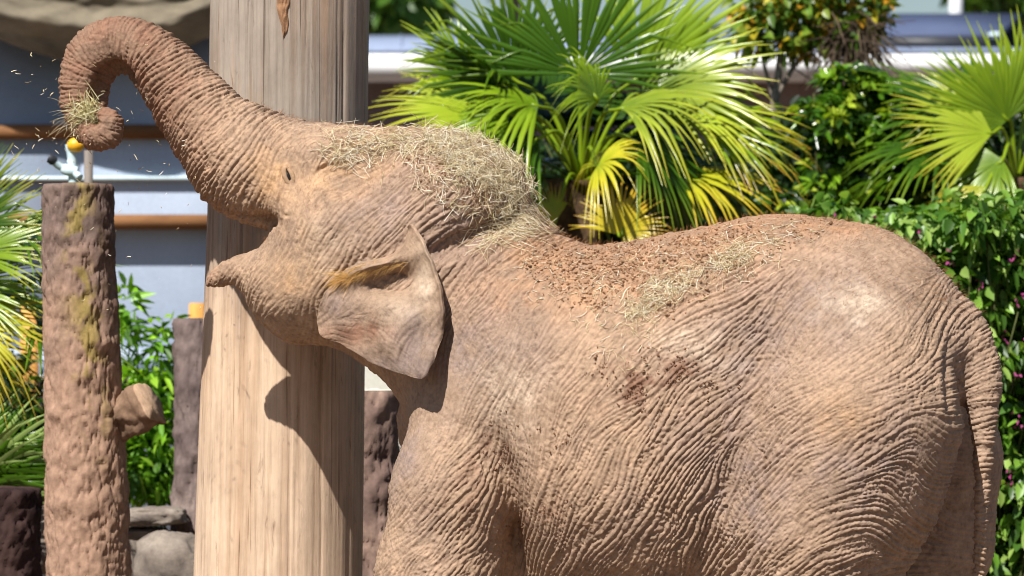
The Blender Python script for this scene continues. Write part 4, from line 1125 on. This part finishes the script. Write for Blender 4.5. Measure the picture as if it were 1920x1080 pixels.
# canvas sheet sagging from the eaves
CY_ = 8.62
nx_, nt_ = 140, 60
U, T_ = np.meshgrid(np.linspace(0, 1, nx_), np.linspace(0, 1, nt_), indexing='ij')
pxs = -120 + U * 640
low = np.interp(pxs, [-120, 0, 60, 130, 200, 280, 340, 395, 460, 520], [44, 76, 100, 120, 124, 118, 104, 80, 54, 36])
pys = -70 + (low + 70) * T_
bul = np.sin(np.pi * T_ ** 1.3) * .22 + .05 * np.sin(T_ * 17 + U * 5 + 1.5 * np.sin(U * 7)) * (1 - .5 * T_) + .035 * fbm3(np.stack([U * 7, T_ * 5, U * 0], -1), 3, 4)
Yc = CY_ - bul 
P = np.stack([(pxs - 960) * kW, Yc, CAM_Z + (540 - pys) * kW], -1)
i, j = np.meshgrid(np.arange(nx_ - 1), np.arange(nt_ - 1), indexing='ij')
q = np.stack([i * nt_ + j, i * nt_ + j + 1, (i + 1) * nt_ + j + 1, (i + 1) * nt_ + j], -1).reshape(-1, 4)
o = tag(mesh_np('canvas_sheet', P.reshape(-1, 3), q, M['canvas']), 'beige canvas sheet sagging in folds above the panelled wall', 'canvas')
sm_ = o.modifiers.new('thick', 'SOLIDIFY'); sm_.thickness = .012
a, b = at(-420, -62, WY), at(655, -92, WY)
v, f = box((a.x, CY_ - .06, a.z), (b.x, WY + .14, b.z), .01)
mesh_np('eaves_beam', v, f, M['batten_wood'], WALL, False)

# ---- pole with hose valve standing behind the stump's top
HY = 3.0
HV_ = empty('hose_valve', (at(140, 540, HY).x, HY, 0)); tag(HV_, 'pale metal hose valve with a yellow cap on a pipe behind the stump top', 'valve')
k = sc(HY)
def pipe(name, pts, r, mat, n=14):
    v, f = tube(smooth_path(np.array([list(at(a, b, HY + c)) for a, b, c in pts]), 14), r * k, n); return mesh_np(name, v, f, M[mat], HV_)
pipe('riser_pipe', [(140, 1100, 0), (139, 600, 0), (137, 335, 0), (131, 270, 0)], 9, 'pale_metal')
pipe('spout', [(132, 300, 0), (138, 320, -.02), (150, 333, -.05)], 7, 'pale_metal'); pipe('side_fitting', [(134, 318, 0), (112, 312, -.02), (96, 298, -.04)], 7, 'pale_metal'); pipe('hose_tail', [(100, 302, -.03), (96, 298, -.04), (92, 296, -.04)], 9.5, 'dark_metal')
pipe('clamp', [(120, 316, -.01), (128, 320, -.02), (146, 322, -.02)], 10, 'pale_metal')
v, f = ball(at(142, 272, HY - .02), 1, (17 * k, 14 * k, 14 * k), 12); mesh_np('cap', v, f, M['yellow_plastic'], HV_)
pp_ = np.array([list(at(166, y, 3.2)) for y in (1200, 800, 500, 282)]); v, f = tube(pp_, 8.5 * sc(3.2), 14)
tag(mesh_np('thin_pole', v, f, M['grey_pole']), 'thin grey-brown pole rising behind the stump top', 'pole')

a, b = at(600, 1140, 5.2), at(900, 672, 5.2)
v, f = box((a.x, 5.2, -.05), (b.x, 5.4, b.z), .012)
tag(mesh_np('garden_wall', v, f, M['pale_render'], None, False), "low pale rendered wall glimpsed between the timber post and the elephant's chest", 'wall', None, 'thing')

# ---- low building beyond the palms
BY = 15.0
kB = sc(BY)
BLD = empty('low_building', (at(1300, 540, BY).x, BY, 0)); tag(BLD, 'low brown building with a deep white fascia behind the palms', 'building', None, 'thing')
def bbox(name, px0, py0, px1, py1, y0, y1, mat, parent=BLD, bev=.02):
    a, b = at(px0, py1, BY), at(px1, py0, BY); v, f = box((a.x, BY + y0, a.z), (b.x, BY + y1, b.z), bev); return mesh_np(name, v, f, M[mat], parent, False)
zl = 540 + (CAM_Z + .05) / kB
bbox('wall', 560, 141, 2350, zl, .6, 5.0, 'render_brown'); bbox('fascia', 520, 101, 2400, 142, 0, 5.2, 'fascia_white'); bbox('gutter', 520, 88, 2400, 100.6, .04, 5.1, 'roof_grey'); bbox('soffit', 522, 142.3, 2398, 146, .05, 5.0, 'fascia_white', BLD, .005)
# pitched roof slab with standing seams
def slab(name, px0, px1, py0, py1, y0, y1, th, mat, parent, skew=0):
    a, b, c, d = at(px0, py0, BY + y0), at(px1, py0, BY + y0), at(px1 + skew, py1, BY + y1), at(px0 + skew * .3, py1, BY + y1)
    lo = [Vector((a.x, BY + y0, a.z)), Vector((b.x, BY + y0, b.z)), Vector((c.x, BY + y1, c.z)), Vector((d.x, BY + y1, d.z))]
    v = np.array([list(p) for p in lo] + [[p.x, p.y + .01, p.z - th] for p in lo]); f = np.array([[0, 1, 2, 3], [7, 6, 5, 4], [0, 4, 5, 1], [1, 5, 6, 2], [2, 6, 7, 3], [3, 7, 4, 0]])
    return mesh_np(name, v, f, M[mat], parent, False)
slab('roof', 520, 1660, 87, 66, .3, 2.2, .08, 'roof_grey', BLD)
for px in range(540, 1660, 70): slab('roof_seam', px, px + 4, 84.5, 63.5, .3, 2.15, .02, 'roof_grey', BLD)
sp = slab('solar_panel', 1630, 1868, 66, 25, .2, 1.3, .05, 'panel_glass', BLD, 46)
slab('panel_edge', 1628, 1872, 74, 67, .15, .2, .09, 'dark_metal', BLD); bbox('bracket', 1856, 58, 1884, 70, .1, .3, 'pale_metal'); bbox('panel_support', 1870, 30, 1990, 88, 1.35, 1.6, 'dark_metal')
slab('solar_panel', 1920, 2160, 66, 25, .2, 1.3, .05, 'panel_glass', BLD, 46)
v, f = tube(np.array([list(at(1792, y, 19)) for y in (900, 300, 24, -150)]), 13 * sc(19), 16)
tag(mesh_np('white_column', v, f, M['fascia_white']), 'round white column rising behind the tilted solar panel', 'column')
# ------------------------------------------------------------------ plants
def nrm(v): v = np.asarray(v, float); return v / (np.linalg.norm(v) + 1e-9)
GREEN, LIME, YEL, ORG, DKG, BRN = (rgb(*c) for c in ((64, 98, 16), (128, 152, 26), (188, 172, 44), (196, 134, 40), (28, 52, 14), (112, 82, 54)))
def fan(hub, d, nrml, radius, seg=34, spread=105, droop=.25, c0=GREEN, c1=LIME, tip=YEL, tipf=.35, seed=0, split=.48, wid=1.22):
    """a fan leaf: pleated blades radiating from hub in the plane across nrml"""
    r = np.random.default_rng(seed); d = nrm(d); n = np.asarray(nrml, float); n = nrm(n - d * (n @ d)); s = np.cross(n, d)
    k = 8; t = np.linspace(0, 1, k) ** .9
    V = []; F4 = []; C = []
    dphi = 2 * R(spread) / (seg - 1)
    for i in range(seg):
        ph = -R(spread) + i * dphi + r.normal(0, .02); a = d * math.cos(ph) + s * math.sin(ph); b = np.cross(n, a)
        L = radius * (.80 + .20 * math.cos(ph * .85)) * r.uniform(.80, 1.10)
        dr = .6 * droop * (.5 + .9 * r.random()) * (1 + .4 * abs(ph)); bent = r.random() < .16
        w = np.minimum(t, split) * L * dphi * .54 * wid * np.where(t > split, 1 - ((t - split) / (1 - split)) ** 1.25, 1)
        w = np.maximum(w, .0012)
        fold = .65 * w; lean = r.normal(0, .07)
        cl = hub + a * (t * L)[:, None] + b * (lean * np.clip(t - split, 0, 1) ** 1.3 * L)[:, None] + n * (.06 * radius * np.sin(t * 2.2))[:, None]
        z = dr * L * t ** 2.6
        if bent: z = z + .5 * L * np.clip(t - r.uniform(.55, .75), 0, 1) ** 1.1 * 1.6
        cl[:, 2] -= z
        o = len(V) * 1
        base = len(C)
        for kk in range(k):
            V += [cl[kk] - b * w[kk] - n * fold[kk] * .0, cl[kk] + n * fold[kk], cl[kk] + b * w[kk]]
            m_ = np.clip(.25 + .75 * t[kk] + r.normal(0, .1), 0, 1); cc_ = c0 * (1 - m_) + c1 * m_
            g = np.clip((t[kk] - (1 - tipf)) / tipf, 0, 1) * r.uniform(.2, 1); cc_ = cc_ * (1 - g) + tip * g
            C += [cc_, cc_ * 1.08, cc_]
        for kk in range(k - 1):
            for e in (0, 1):
                F4.append([base + kk * 3 + e, base + kk * 3 + e + 1, base + kk * 3 + 3 + e + 1, base + kk * 3 + 3 + e])
    return np.array(V), np.array(F4), np.array(C) * r.uniform(.9, 1.1)
def palm(name, label, crown_px, Y, fronds, trunk_r, seed, fill=10, frad=.62, stem_h=None):
    cr = np.array(at(*crown_px, Y)); P = empty(name, (cr[0], Y, 0)); tag(P, label, 'palm')
    r = np.random.default_rng(seed)
    zt = np.linspace(-.05, cr[2] - .1, 60); path = np.stack([cr[0] + .03 * np.sin(zt * 2), Y + 0 * zt, zt], -1)
    v, f = tube(path, trunk_r * (1 + .05 * np.sin(zt * 25)) * (1 + .25 * (1 - zt / zt.max())), 30); v = v + .03 * fbm3(v * 14, 3, seed)[:, None] * np.array([1, 1, .3])
    mesh_np('trunk', v, f, M['trunk_fibre'], P)
    for i, fr in enumerate(fronds):
        px, py, dy, ang, rad, tilt_up, spread, droop, c0, c1, tip, tipf = fr
        hub = np.array(at(px, py, Y + dy)); d = np.array([math.cos(R(ang)), -.10, math.sin(R(ang))])
        n = np.array([0, -1, 0.0]) * (1 - tilt_up) + np.array([0, -.15, 1.0]) * tilt_up
        v, f, c = fan(hub, d, n, rad * sc(Y), 44 if spread > 80 else 32, spread, droop, c0, c1, tip, tipf, seed * 50 + i)
        fo = mesh_np('frond', v, f, M['palm_leaf'], P, True, c)
        mid = (cr + hub) / 2 + np.array([0, 0, .08]); pth = smooth_path(np.array([cr - [0, 0, .12], mid, hub, hub + d * .05]), 14)
        v, f = tube(pth, np.linspace(.014, .007, 14), 6); mesh_np('petiole', v, f, M['palm_leaf'], fo, True, np.tile(LIME, (len(v), 1)))
    for i in range(fill):
        az = r.uniform(0, 2 * math.pi); el = r.uniform(-.55, .9)
        d = np.array([math.cos(az) * math.cos(el), math.sin(az) * math.cos(el), math.sin(el)])
        if d[1] < -.2: d[1] *= -1
        hub = cr + d * r.uniform(.35, .55); n = np.array([0, 0, 1.0]) + .5 * np.array([-d[0], -d[1], 0]) + r.normal(0, .2, 3)
        v, f, c = fan(hub, d, n, frad * r.uniform(.8, 1.05), 32, 95, r.uniform(.2, .6), DKG if el > 0 else GREEN, GREEN, LIME, .3, seed * 90 + i)
        fo = mesh_np('frond', v, f, M['palm_leaf'], P, True, c)
        v, f = tube(np.array([cr - [0, 0, .1], (cr + hub) / 2, hub]), [.014, .01, .007], 6); mesh_np('petiole', v, f, M['palm_leaf'], fo, True, np.tile(GREEN, (len(v), 1)))
    return P
G2 = rgb(54, 90, 20); L2 = rgb(160, 172, 54)
palm('fan_palm', 'large fan palm with sunlit fronds rising behind the elephant back', (1090, 300), 4.5, [
 (965, 150, .05, 118, 235, .25, 92, .05, DKG, GREEN, L2, .35), (1085, 140, -.1, 88, 265, .22, 92, .03, G2, GREEN, LIME, .35), (1190, 150, .1, 42, 275, .35, 80, .12, GREEN, LIME, L2, .4),
 (1235, 165, -.05, 20, 240, .5, 75, .20, GREEN, L2, YEL, .3), (900, 215, -.1, 172, 215, .7, 55, .18, LIME, L2, YEL, .4), (955, 215, -.3, 200, 190, .7, 70, .45, GREEN, LIME, YEL, .4),
 (1010, 200, -.35, 165, 200, .86, 80, .60, GREEN, LIME, L2, .3), (1120, 190, -.45, 120, 150, .80, 85, .5, G2, LIME, L2, .3), (1160, 205, -.45, 10, 220, .86, 70, .6, GREEN, L2, YEL, .35),
 (1270, 215, -.2, 0, 230, .85, 60, .55, LIME, L2, YEL, .45), (1320, 235, -.25, -5, 205, .6, 60, .30, GREEN, LIME, ORG, .35), (1120, 312, -.5, 40, 130, .86, 115, .7, LIME, YEL, YEL, .5),
 (1275, 335, -.35, 0, 200, .86, 75, .5, LIME, YEL, ORG, .3), (1160, 440, -.5, 60, 115, .35, 105, .2, YEL, YEL, ORG, .6), (1010, 260, -.4, 205, 170, .8, 75, .6, DKG, GREEN, LIME, .3),
 (1200, 270, -.4, -30, 180, .8, 80, .6, DKG, GREEN, L2, .3), (880, 140, .2, 150, 160, .4, 70, .1, GREEN, LIME, L2, .4), (1040, 420, -.3, 140, 95, .4, 80, .2, YEL, LIME, ORG, .5)], .14, 3, 20)
palm('fan_palm', 'fan palm with stiff fronds beside the flowering hedge', (1905, 300), 5.2, [
 (1888, 225, -.1, 128, 215, .2, 92, .03, GREEN, LIME, L2, .35), (1930, 215, .1, 80, 200, .2, 90, .05, GREEN, LIME, L2, .35), (1860, 250, -.2, 172, 190, .45, 60, .10, LIME, L2, YEL, .4),
 (1880, 300, -.3, 215, 150, .5, 75, .35, GREEN, LIME, YEL, .3), (1985, 250, -.1, 20, 200, .4, 80, .2, GREEN, LIME, L2, .3), (1850, 350, -.4, 235, 120, .4, 60, .3, LIME, YEL, YEL, .3)], .12, 5, 10)
palm('fan_palm', 'fan palm reaching narrow blades past the brown stump', (-120, 560), 2.9, [
 (-70, 430, -.1, 32, 190, .3, 52, .08, DKG, GREEN, YEL, .45), (-60, 480, -.2, 15, 190, .5, 42, .12, GREEN, LIME, YEL, .4), (-80, 540, -.1, 5, 200, .45, 46, .20, GREEN, LIME, YEL, .4),
 (-70, 600, -.2, -15, 190, .4, 50, .30, LIME, YEL, BRN, .5), (-60, 380, 0, 62, 130, .2, 40, .02, DKG, GREEN, LIME, .3), (-90, 640, 0, -35, 190, .4, 50, .3, GREEN, YEL, BRN, .5)], .1, 7, 8, .5)

def leaf_cloud(P, D_, L, W, cols, curl=.25, r=None):
    """leaves: base P (n,3), direction D_, length L, width W; six-sided folded blades"""
    n = len(P); r = r or rng
    D_ = D_ / (np.linalg.norm(D_, axis=1, keepdims=True) + 1e-9); s, u = frame_dirs(D_)
    ro = r.uniform(-1.2, 1.2, (n, 1)); s, u = s * np.cos(ro) + u * np.sin(ro), u * np.cos(ro) - s * np.sin(ro)
    L = np.asarray(L).reshape(-1, 1); W = np.asarray(W).reshape(-1, 1); down = np.array([0, 0, -1.0])
    a = P; m = P + D_ * L * .5 + down * L * .06; t = P + D_ * L + down * L * curl
    V = np.stack([a, P + D_ * L * .3 - s * W * .5 + u * W * .18, P + D_ * L * .65 - s * W * .42 + u * W * .12 + down * L * curl * .4, t, P + D_ * L * .65 + s * W * .42 + u * W * .12 + down * L * curl * .4, P + D_ * L * .3 + s * W * .5 + u * W * .18, m], 1)
    f = np.array([[0, 1, 6], [1, 2, 6], [2, 3, 6], [3, 4, 6], [4, 5, 6], [5, 0, 6]])
    F_ = (f[None] + (np.arange(n) * 7)[:, None, None]).reshape(-1, 3)
    return V.reshape(-1, 3), F_, np.repeat(cols, 7, 0)
def pick(cs, n, r, lo=.7, hi=1.25): return np.array(cs)[r.integers(0, len(cs), n)] * r.uniform(lo, hi, (n, 1))
def shrub(name, label, clumps, Y, cs, L, W, seed, mat='leaf', cat='shrub', hang=-.3, stem=True, rosette=0, dark=None):
    """clumps: px, py, rx, ry (pixels), dY, depth (m), leaves"""
    r = np.random.default_rng(seed); B = Bag(); k = sc(Y)
    xs_ = np.mean([c[0] for c in clumps]); root = np.array([(xs_ - 960) * k, Y, 0.0]); o = empty(name, root); tag(o, label, cat)
    SB = Bag()
    for px, py, rx, ry, dY, dep, n in clumps:
        c = np.array(at(px, py, Y + dY))
        if rosette:
            q = r.normal(0, 1, (max(n // rosette, 1), 3)); q /= np.linalg.norm(q, axis=1, keepdims=True); q[:, 1] = -np.abs(q[:, 1]) * np.where(r.random(len(q)) < .75, 1, -1)
            q *= r.uniform(.55, 1.05, (len(q), 1)); cen = c + q * np.array([rx * k, dep, ry * k])
            P = np.repeat(cen, rosette, 0); ax = np.repeat(q * .7 + np.array([0, -.2, .6]), rosette, 0)
            Dd = r.normal(0, 1, (len(P), 3)); ax = ax / np.linalg.norm(ax, axis=1, keepdims=True); Dd = Dd - ax * (Dd * ax).sum(1, keepdims=True); Dd = Dd / np.linalg.norm(Dd, axis=1, keepdims=True) + ax * r.uniform(.1, .9, (len(P), 1))
            cc = np.repeat(pick(cs, len(cen), r, .8, 1.2), rosette, 0) * r.uniform(.8, 1.15, (len(P), 1))
        else:
            q = r.normal(0, 1, (n, 3)); q /= np.linalg.norm(q, axis=1, keepdims=True); q *= (r.random((n, 1)) ** .45) * (1 + .25 * noise3(q * 3 + seed, seed)[:, None])
            P = c + q * np.array([rx * k, dep, ry * k]); Dd = q * .8 + r.normal(0, .6, (n, 3)) + np.array([0, -.2, hang]); cc = pick(cs, n, r)
        m_ = len(P); v, f, cl = leaf_cloud(P, Dd, L * r.uniform(.6, 1.2, m_), W * r.uniform(.7, 1.2, m_), cc, .22, r); B.add(v, f, cl)
        if stem:
            for s_ in range(2):
                e = c + r.normal(0, .4, 3) * np.array([rx * k, dep, ry * k]); mid = root * .4 + e * .6 + r.normal(0, .08, 3); mid[2] = e[2] * .55
                b0 = root + np.array([r.normal(0, .12), r.normal(0, .08), -.03]); b0[0] = b0[0] * .5 + e[0] * .5
                v, f = tube(smooth_path(np.array([b0, mid, e]), 10), np.linspace(.012, .004, 10), 5); SB.add(v, f)
    fo = B.build('foliage', M[mat], o); fo['kind'] = 'stuff'
    if stem:
        SB.build('stems', M['hedge_stem'], o)
    return o
HG = [rgb(96, 138, 44), rgb(122, 160, 60), rgb(74, 112, 38), rgb(150, 178, 88), rgb(64, 98, 34)]
hedge_cl = []
rr_ = np.random.default_rng(77)
for px in range(1400, 2160, 62):
    top = np.interp(px, [1400, 1480, 1560, 1700, 1800, 1950, 2160], [452, 410, 380, 392, 372, 360, 370])
    for py in np.arange(top + 45, 1180, 78):
        hedge_cl.append((px + rr_.normal(0, 14), py + rr_.normal(0, 12), 58, 56, rr_.normal(0, .12) + .12 * (py < top + 60), .32, 210 if px > 1640 or py < 620 else 40))
HEDGE = shrub('flowering_hedge', 'leafy green hedge with small purple flowers behind the elephant rump', hedge_cl, 3.5, HG, .095, .045, 21, 'leaf', 'hedge', -.6, True)
FB = Bag()
for q_ in [(1912, 545), (1885, 620), (1905, 690), (1640, 395), (1720, 430), (1850, 600), (1912, 770), (1560, 400), (1900, 460), (1895, 880), (1780, 470), (1835, 520), (1930, 620), (1950, 740)]:
    c = np.array(at(*q_, 3.12)); n = 7
    v, f, cl = leaf_cloud(c + rr_.normal(0, .012, (n, 3)) - np.array([0, 0, 1]) * rr_.uniform(0, .07, (n, 1)), rr_.normal(0, .6, (n, 3)) + np.array([0, -.3, -.6]), np.full(n, .022), np.full(n, .014), np.ones((n, 3)), .1, rr_); FB.add(v, f)
fo = FB.build('blossom', M['petal'], HEDGE); fo['kind'] = 'stuff'
PG = [rgb(116, 152, 36), rgb(164, 182, 56), rgb(80, 122, 30), rgb(58, 92, 28), rgb(44, 74, 24), rgb(48, 78, 26)]
shrub('broadleaf_shrub', 'glossy broadleaf shrub with lime rosettes between the two fan palms on the building side', [
 (1590, 160, 58, 40, 0, .18, 460), (1660, 190, 60, 55, .1, .22, 500), (1550, 225, 60, 45, -.1, .2, 480), (1620, 270, 90, 60, 0, .25, 800), (1720, 290, 80, 70, .05, .25, 700), (1550, 320, 70, 60, 0, .25, 320),
 (1640, 370, 110, 60, .1, .3, 400), (1500, 380, 70, 60, .1, .3, 280), (1770, 370, 60, 50, -.2, .2, 260)], 5.6, PG, .085, .036, 22, 'glossy_leaf', 'shrub', 0, True, 8)
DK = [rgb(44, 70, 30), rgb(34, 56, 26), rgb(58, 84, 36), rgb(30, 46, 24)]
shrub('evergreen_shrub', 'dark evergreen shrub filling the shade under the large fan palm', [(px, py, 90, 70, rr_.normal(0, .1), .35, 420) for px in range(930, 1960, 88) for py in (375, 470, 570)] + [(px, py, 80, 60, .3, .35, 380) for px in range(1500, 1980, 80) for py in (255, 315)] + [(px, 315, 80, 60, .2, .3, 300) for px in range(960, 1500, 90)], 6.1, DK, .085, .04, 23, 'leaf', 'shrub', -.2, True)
YL = [rgb(100, 134, 40), rgb(186, 172, 44), rgb(120, 146, 50), rgb(76, 106, 34), rgb(128, 146, 50), rgb(66, 94, 30), rgb(198, 146, 40)]
TR = shrub('thin_tree', 'thin grey-stemmed tree with yellowing leaves and withered brown strands above the hedge', [(1440, 10, 60, 50, 0, .25, 260), (1520, 20, 60, 45, 0, .25, 260), (1590, 55, 50, 40, -.05, .2, 220), (1500, 75, 60, 34, 0, .2, 180), (1410, 60, 40, 40, 0, .2, 150), (1570, -20, 70, 40, 0, .25, 220), (1640, 10, 40, 30, 0, .2, 90)], 6.6, YL, .09, .045, 24, 'leaf', 'tree', -.3, False)
k6 = sc(6.6); tb = Bag()
for pts, r0, r1 in (([(1452, 1150), (1450, 700), (1454, 400), (1448, 250), (1462, 120), (1470, 20)], .045, .016), ([(1456, 180), (1500, 110), (1560, 60), (1600, 40)], .016, .006), ([(1455, 200), (1430, 110), (1420, 40)], .014, .006), ([(1462, 120), (1510, 60), (1530, 0)], .012, .005), ([(1450, 100), (1520, 150), (1545, 170)], .006, .003)):
    p = smooth_path(np.array([list(at(a, b, 6.6)) for a, b in pts]), 24); v, f = tube(p, np.linspace(r0, r1, 24), 10); tb.add(v, f)
tb.build('trunk', M['twig'], TR)
n = 260; rs = np.random.default_rng(9); P0 = np.array([at(1600, 60, 6.45)]).repeat(n, 0) + rs.normal(0, .05, (n, 3)); d = np.stack([rs.normal(.1, .5, n), rs.normal(0, .4, n), rs.normal(-.55, .45, n)], -1); d /= np.linalg.norm(d, axis=1, keepdims=True); L = rs.uniform(.15, .42, (n, 1))
v, f, c_ = strands(np.stack([P0, P0 + d * L * .5, P0 + d * L + [0, 0, -.05]], 1), .004, np.tile(rgb(96, 80, 64), (n, 1)) * rs.uniform(.4, 1.5, (n, 1)))
o = mesh_np('withered_strands', v, f, M['hay'], TR, True, c_); o['kind'] = 'stuff'
# far trees over the roof
FT = [rgb(84, 124, 44), rgb(110, 148, 60), rgb(62, 98, 38)]
def far_tree(label, px, py, Y, rx, ry, seed, n=1500):
    r = np.random.default_rng(seed); cl = [(px + r.normal(0, rx * .5), py + r.normal(0, ry * .45), rx * .42, ry * .42, r.normal(0, .5), 1.0, n // 9) for _ in range(9)]
    o = shrub('far_tree', label, cl, Y, FT, .26, .15, seed, 'leaf', 'tree', -.1, False)
    k = sc(Y); c = np.array(at(px, py, Y)); v, f = tube(smooth_path(np.array([[c[0], Y, -.1], [c[0] + .1, Y, c[2] * .5], list(c)]), 12), np.linspace(.22, .06, 12), 12); mesh_np('trunk', v, f, M['twig'], o)
far_tree('leafy green tree rising over the roof beside the timber post', 745, -10, 22, 110, 75, 31)
far_tree('leafy green tree beyond the tilted solar panel', 1880, -20, 24, 90, 50, 32)
far_tree('leafy green tree seen through the large palm crown', 960, -75, 26, 130, 60, 33)
# leafy plants at the wall's foot
BG = [rgb(126, 176, 44), rgb(156, 200, 60), rgb(98, 146, 38), rgb(76, 116, 34)]
shrub('bamboo_shrub', 'bright green lance-leaved shrub between the stump and the dark bark post', [(270, 720, 60, 50, 0, .2, 240), (300, 800, 60, 60, 0, .25, 300), (250, 860, 60, 60, 0, .25, 260), (310, 900, 60, 50, 0, .25, 260), (235, 590, 22, 60, 0, .1, 60), (305, 640, 40, 50, 0, .15, 80), (210, 780, 60, 90, .2, .25, 200)], 4.3, BG, .13, .035, 41, 'leaf', 'shrub', -.1, True)
shrub('bamboo_shrub', "bright green shrub behind the blackish stump at the wall's foot", [(40, 760, 70, 60, .3, .3, 260), (0, 720, 60, 60, .3, .3, 220), (60, 860, 60, 60, .3, .3, 220), (-80, 800, 70, 80, .3, .3, 200)], 4.6, DK + BG[2:], .13, .035, 42, 'leaf', 'shrub', -.1, True)
# strappy clump
rs = np.random.default_rng(12); SP = empty('strappy_clump', at(-30, 1000, 2.6)); SP.location.z = 0; tag(SP, 'clump of narrow strappy leaves arching over the blackish stump', 'plant')
base = np.array(at(-60, 905, 2.6)); B = Bag()
for i in range(150):
    ang = rs.uniform(R(8), R(105)); L = rs.uniform(.35, .68); dy = rs.normal(0, .35); d = nrm([math.cos(ang), dy, math.sin(ang) * .8]); t = np.linspace(0, 1, 8)
    c = base + rs.normal(0, .05, 3) + d * (t * L)[:, None]; c[:, 2] -= .22 * L * t ** 2; s = nrm(np.cross(d, [0, 1, .3])); w = .011 * (1 - t ** 2.2) + .001
    V = np.stack([c - s * w[:, None], c + np.array([0, -.003, .003]), c + s * w[:, None]], 1).reshape(-1, 3)
    F_ = np.array([[k_ * 3 + e, k_ * 3 + e + 1, k_ * 3 + 4 + e, k_ * 3 + 3 + e] for k_ in range(7) for e in (0, 1)])
    cc = (GREEN if rs.random() < .6 else rgb(150, 172, 96)) * rs.uniform(.6, 1.25); B.add(V, F_, cc)
fo = B.build('blades', M['palm_leaf'], SP); fo['kind'] = 'stuff'
v, f = tube(np.array([[base[0], base[1], -.05], [base[0], base[1], base[2] * .5], list(base)]), [.09, .08, .07], 14); mesh_np('stem', v, f, M['trunk_fibre'], SP)
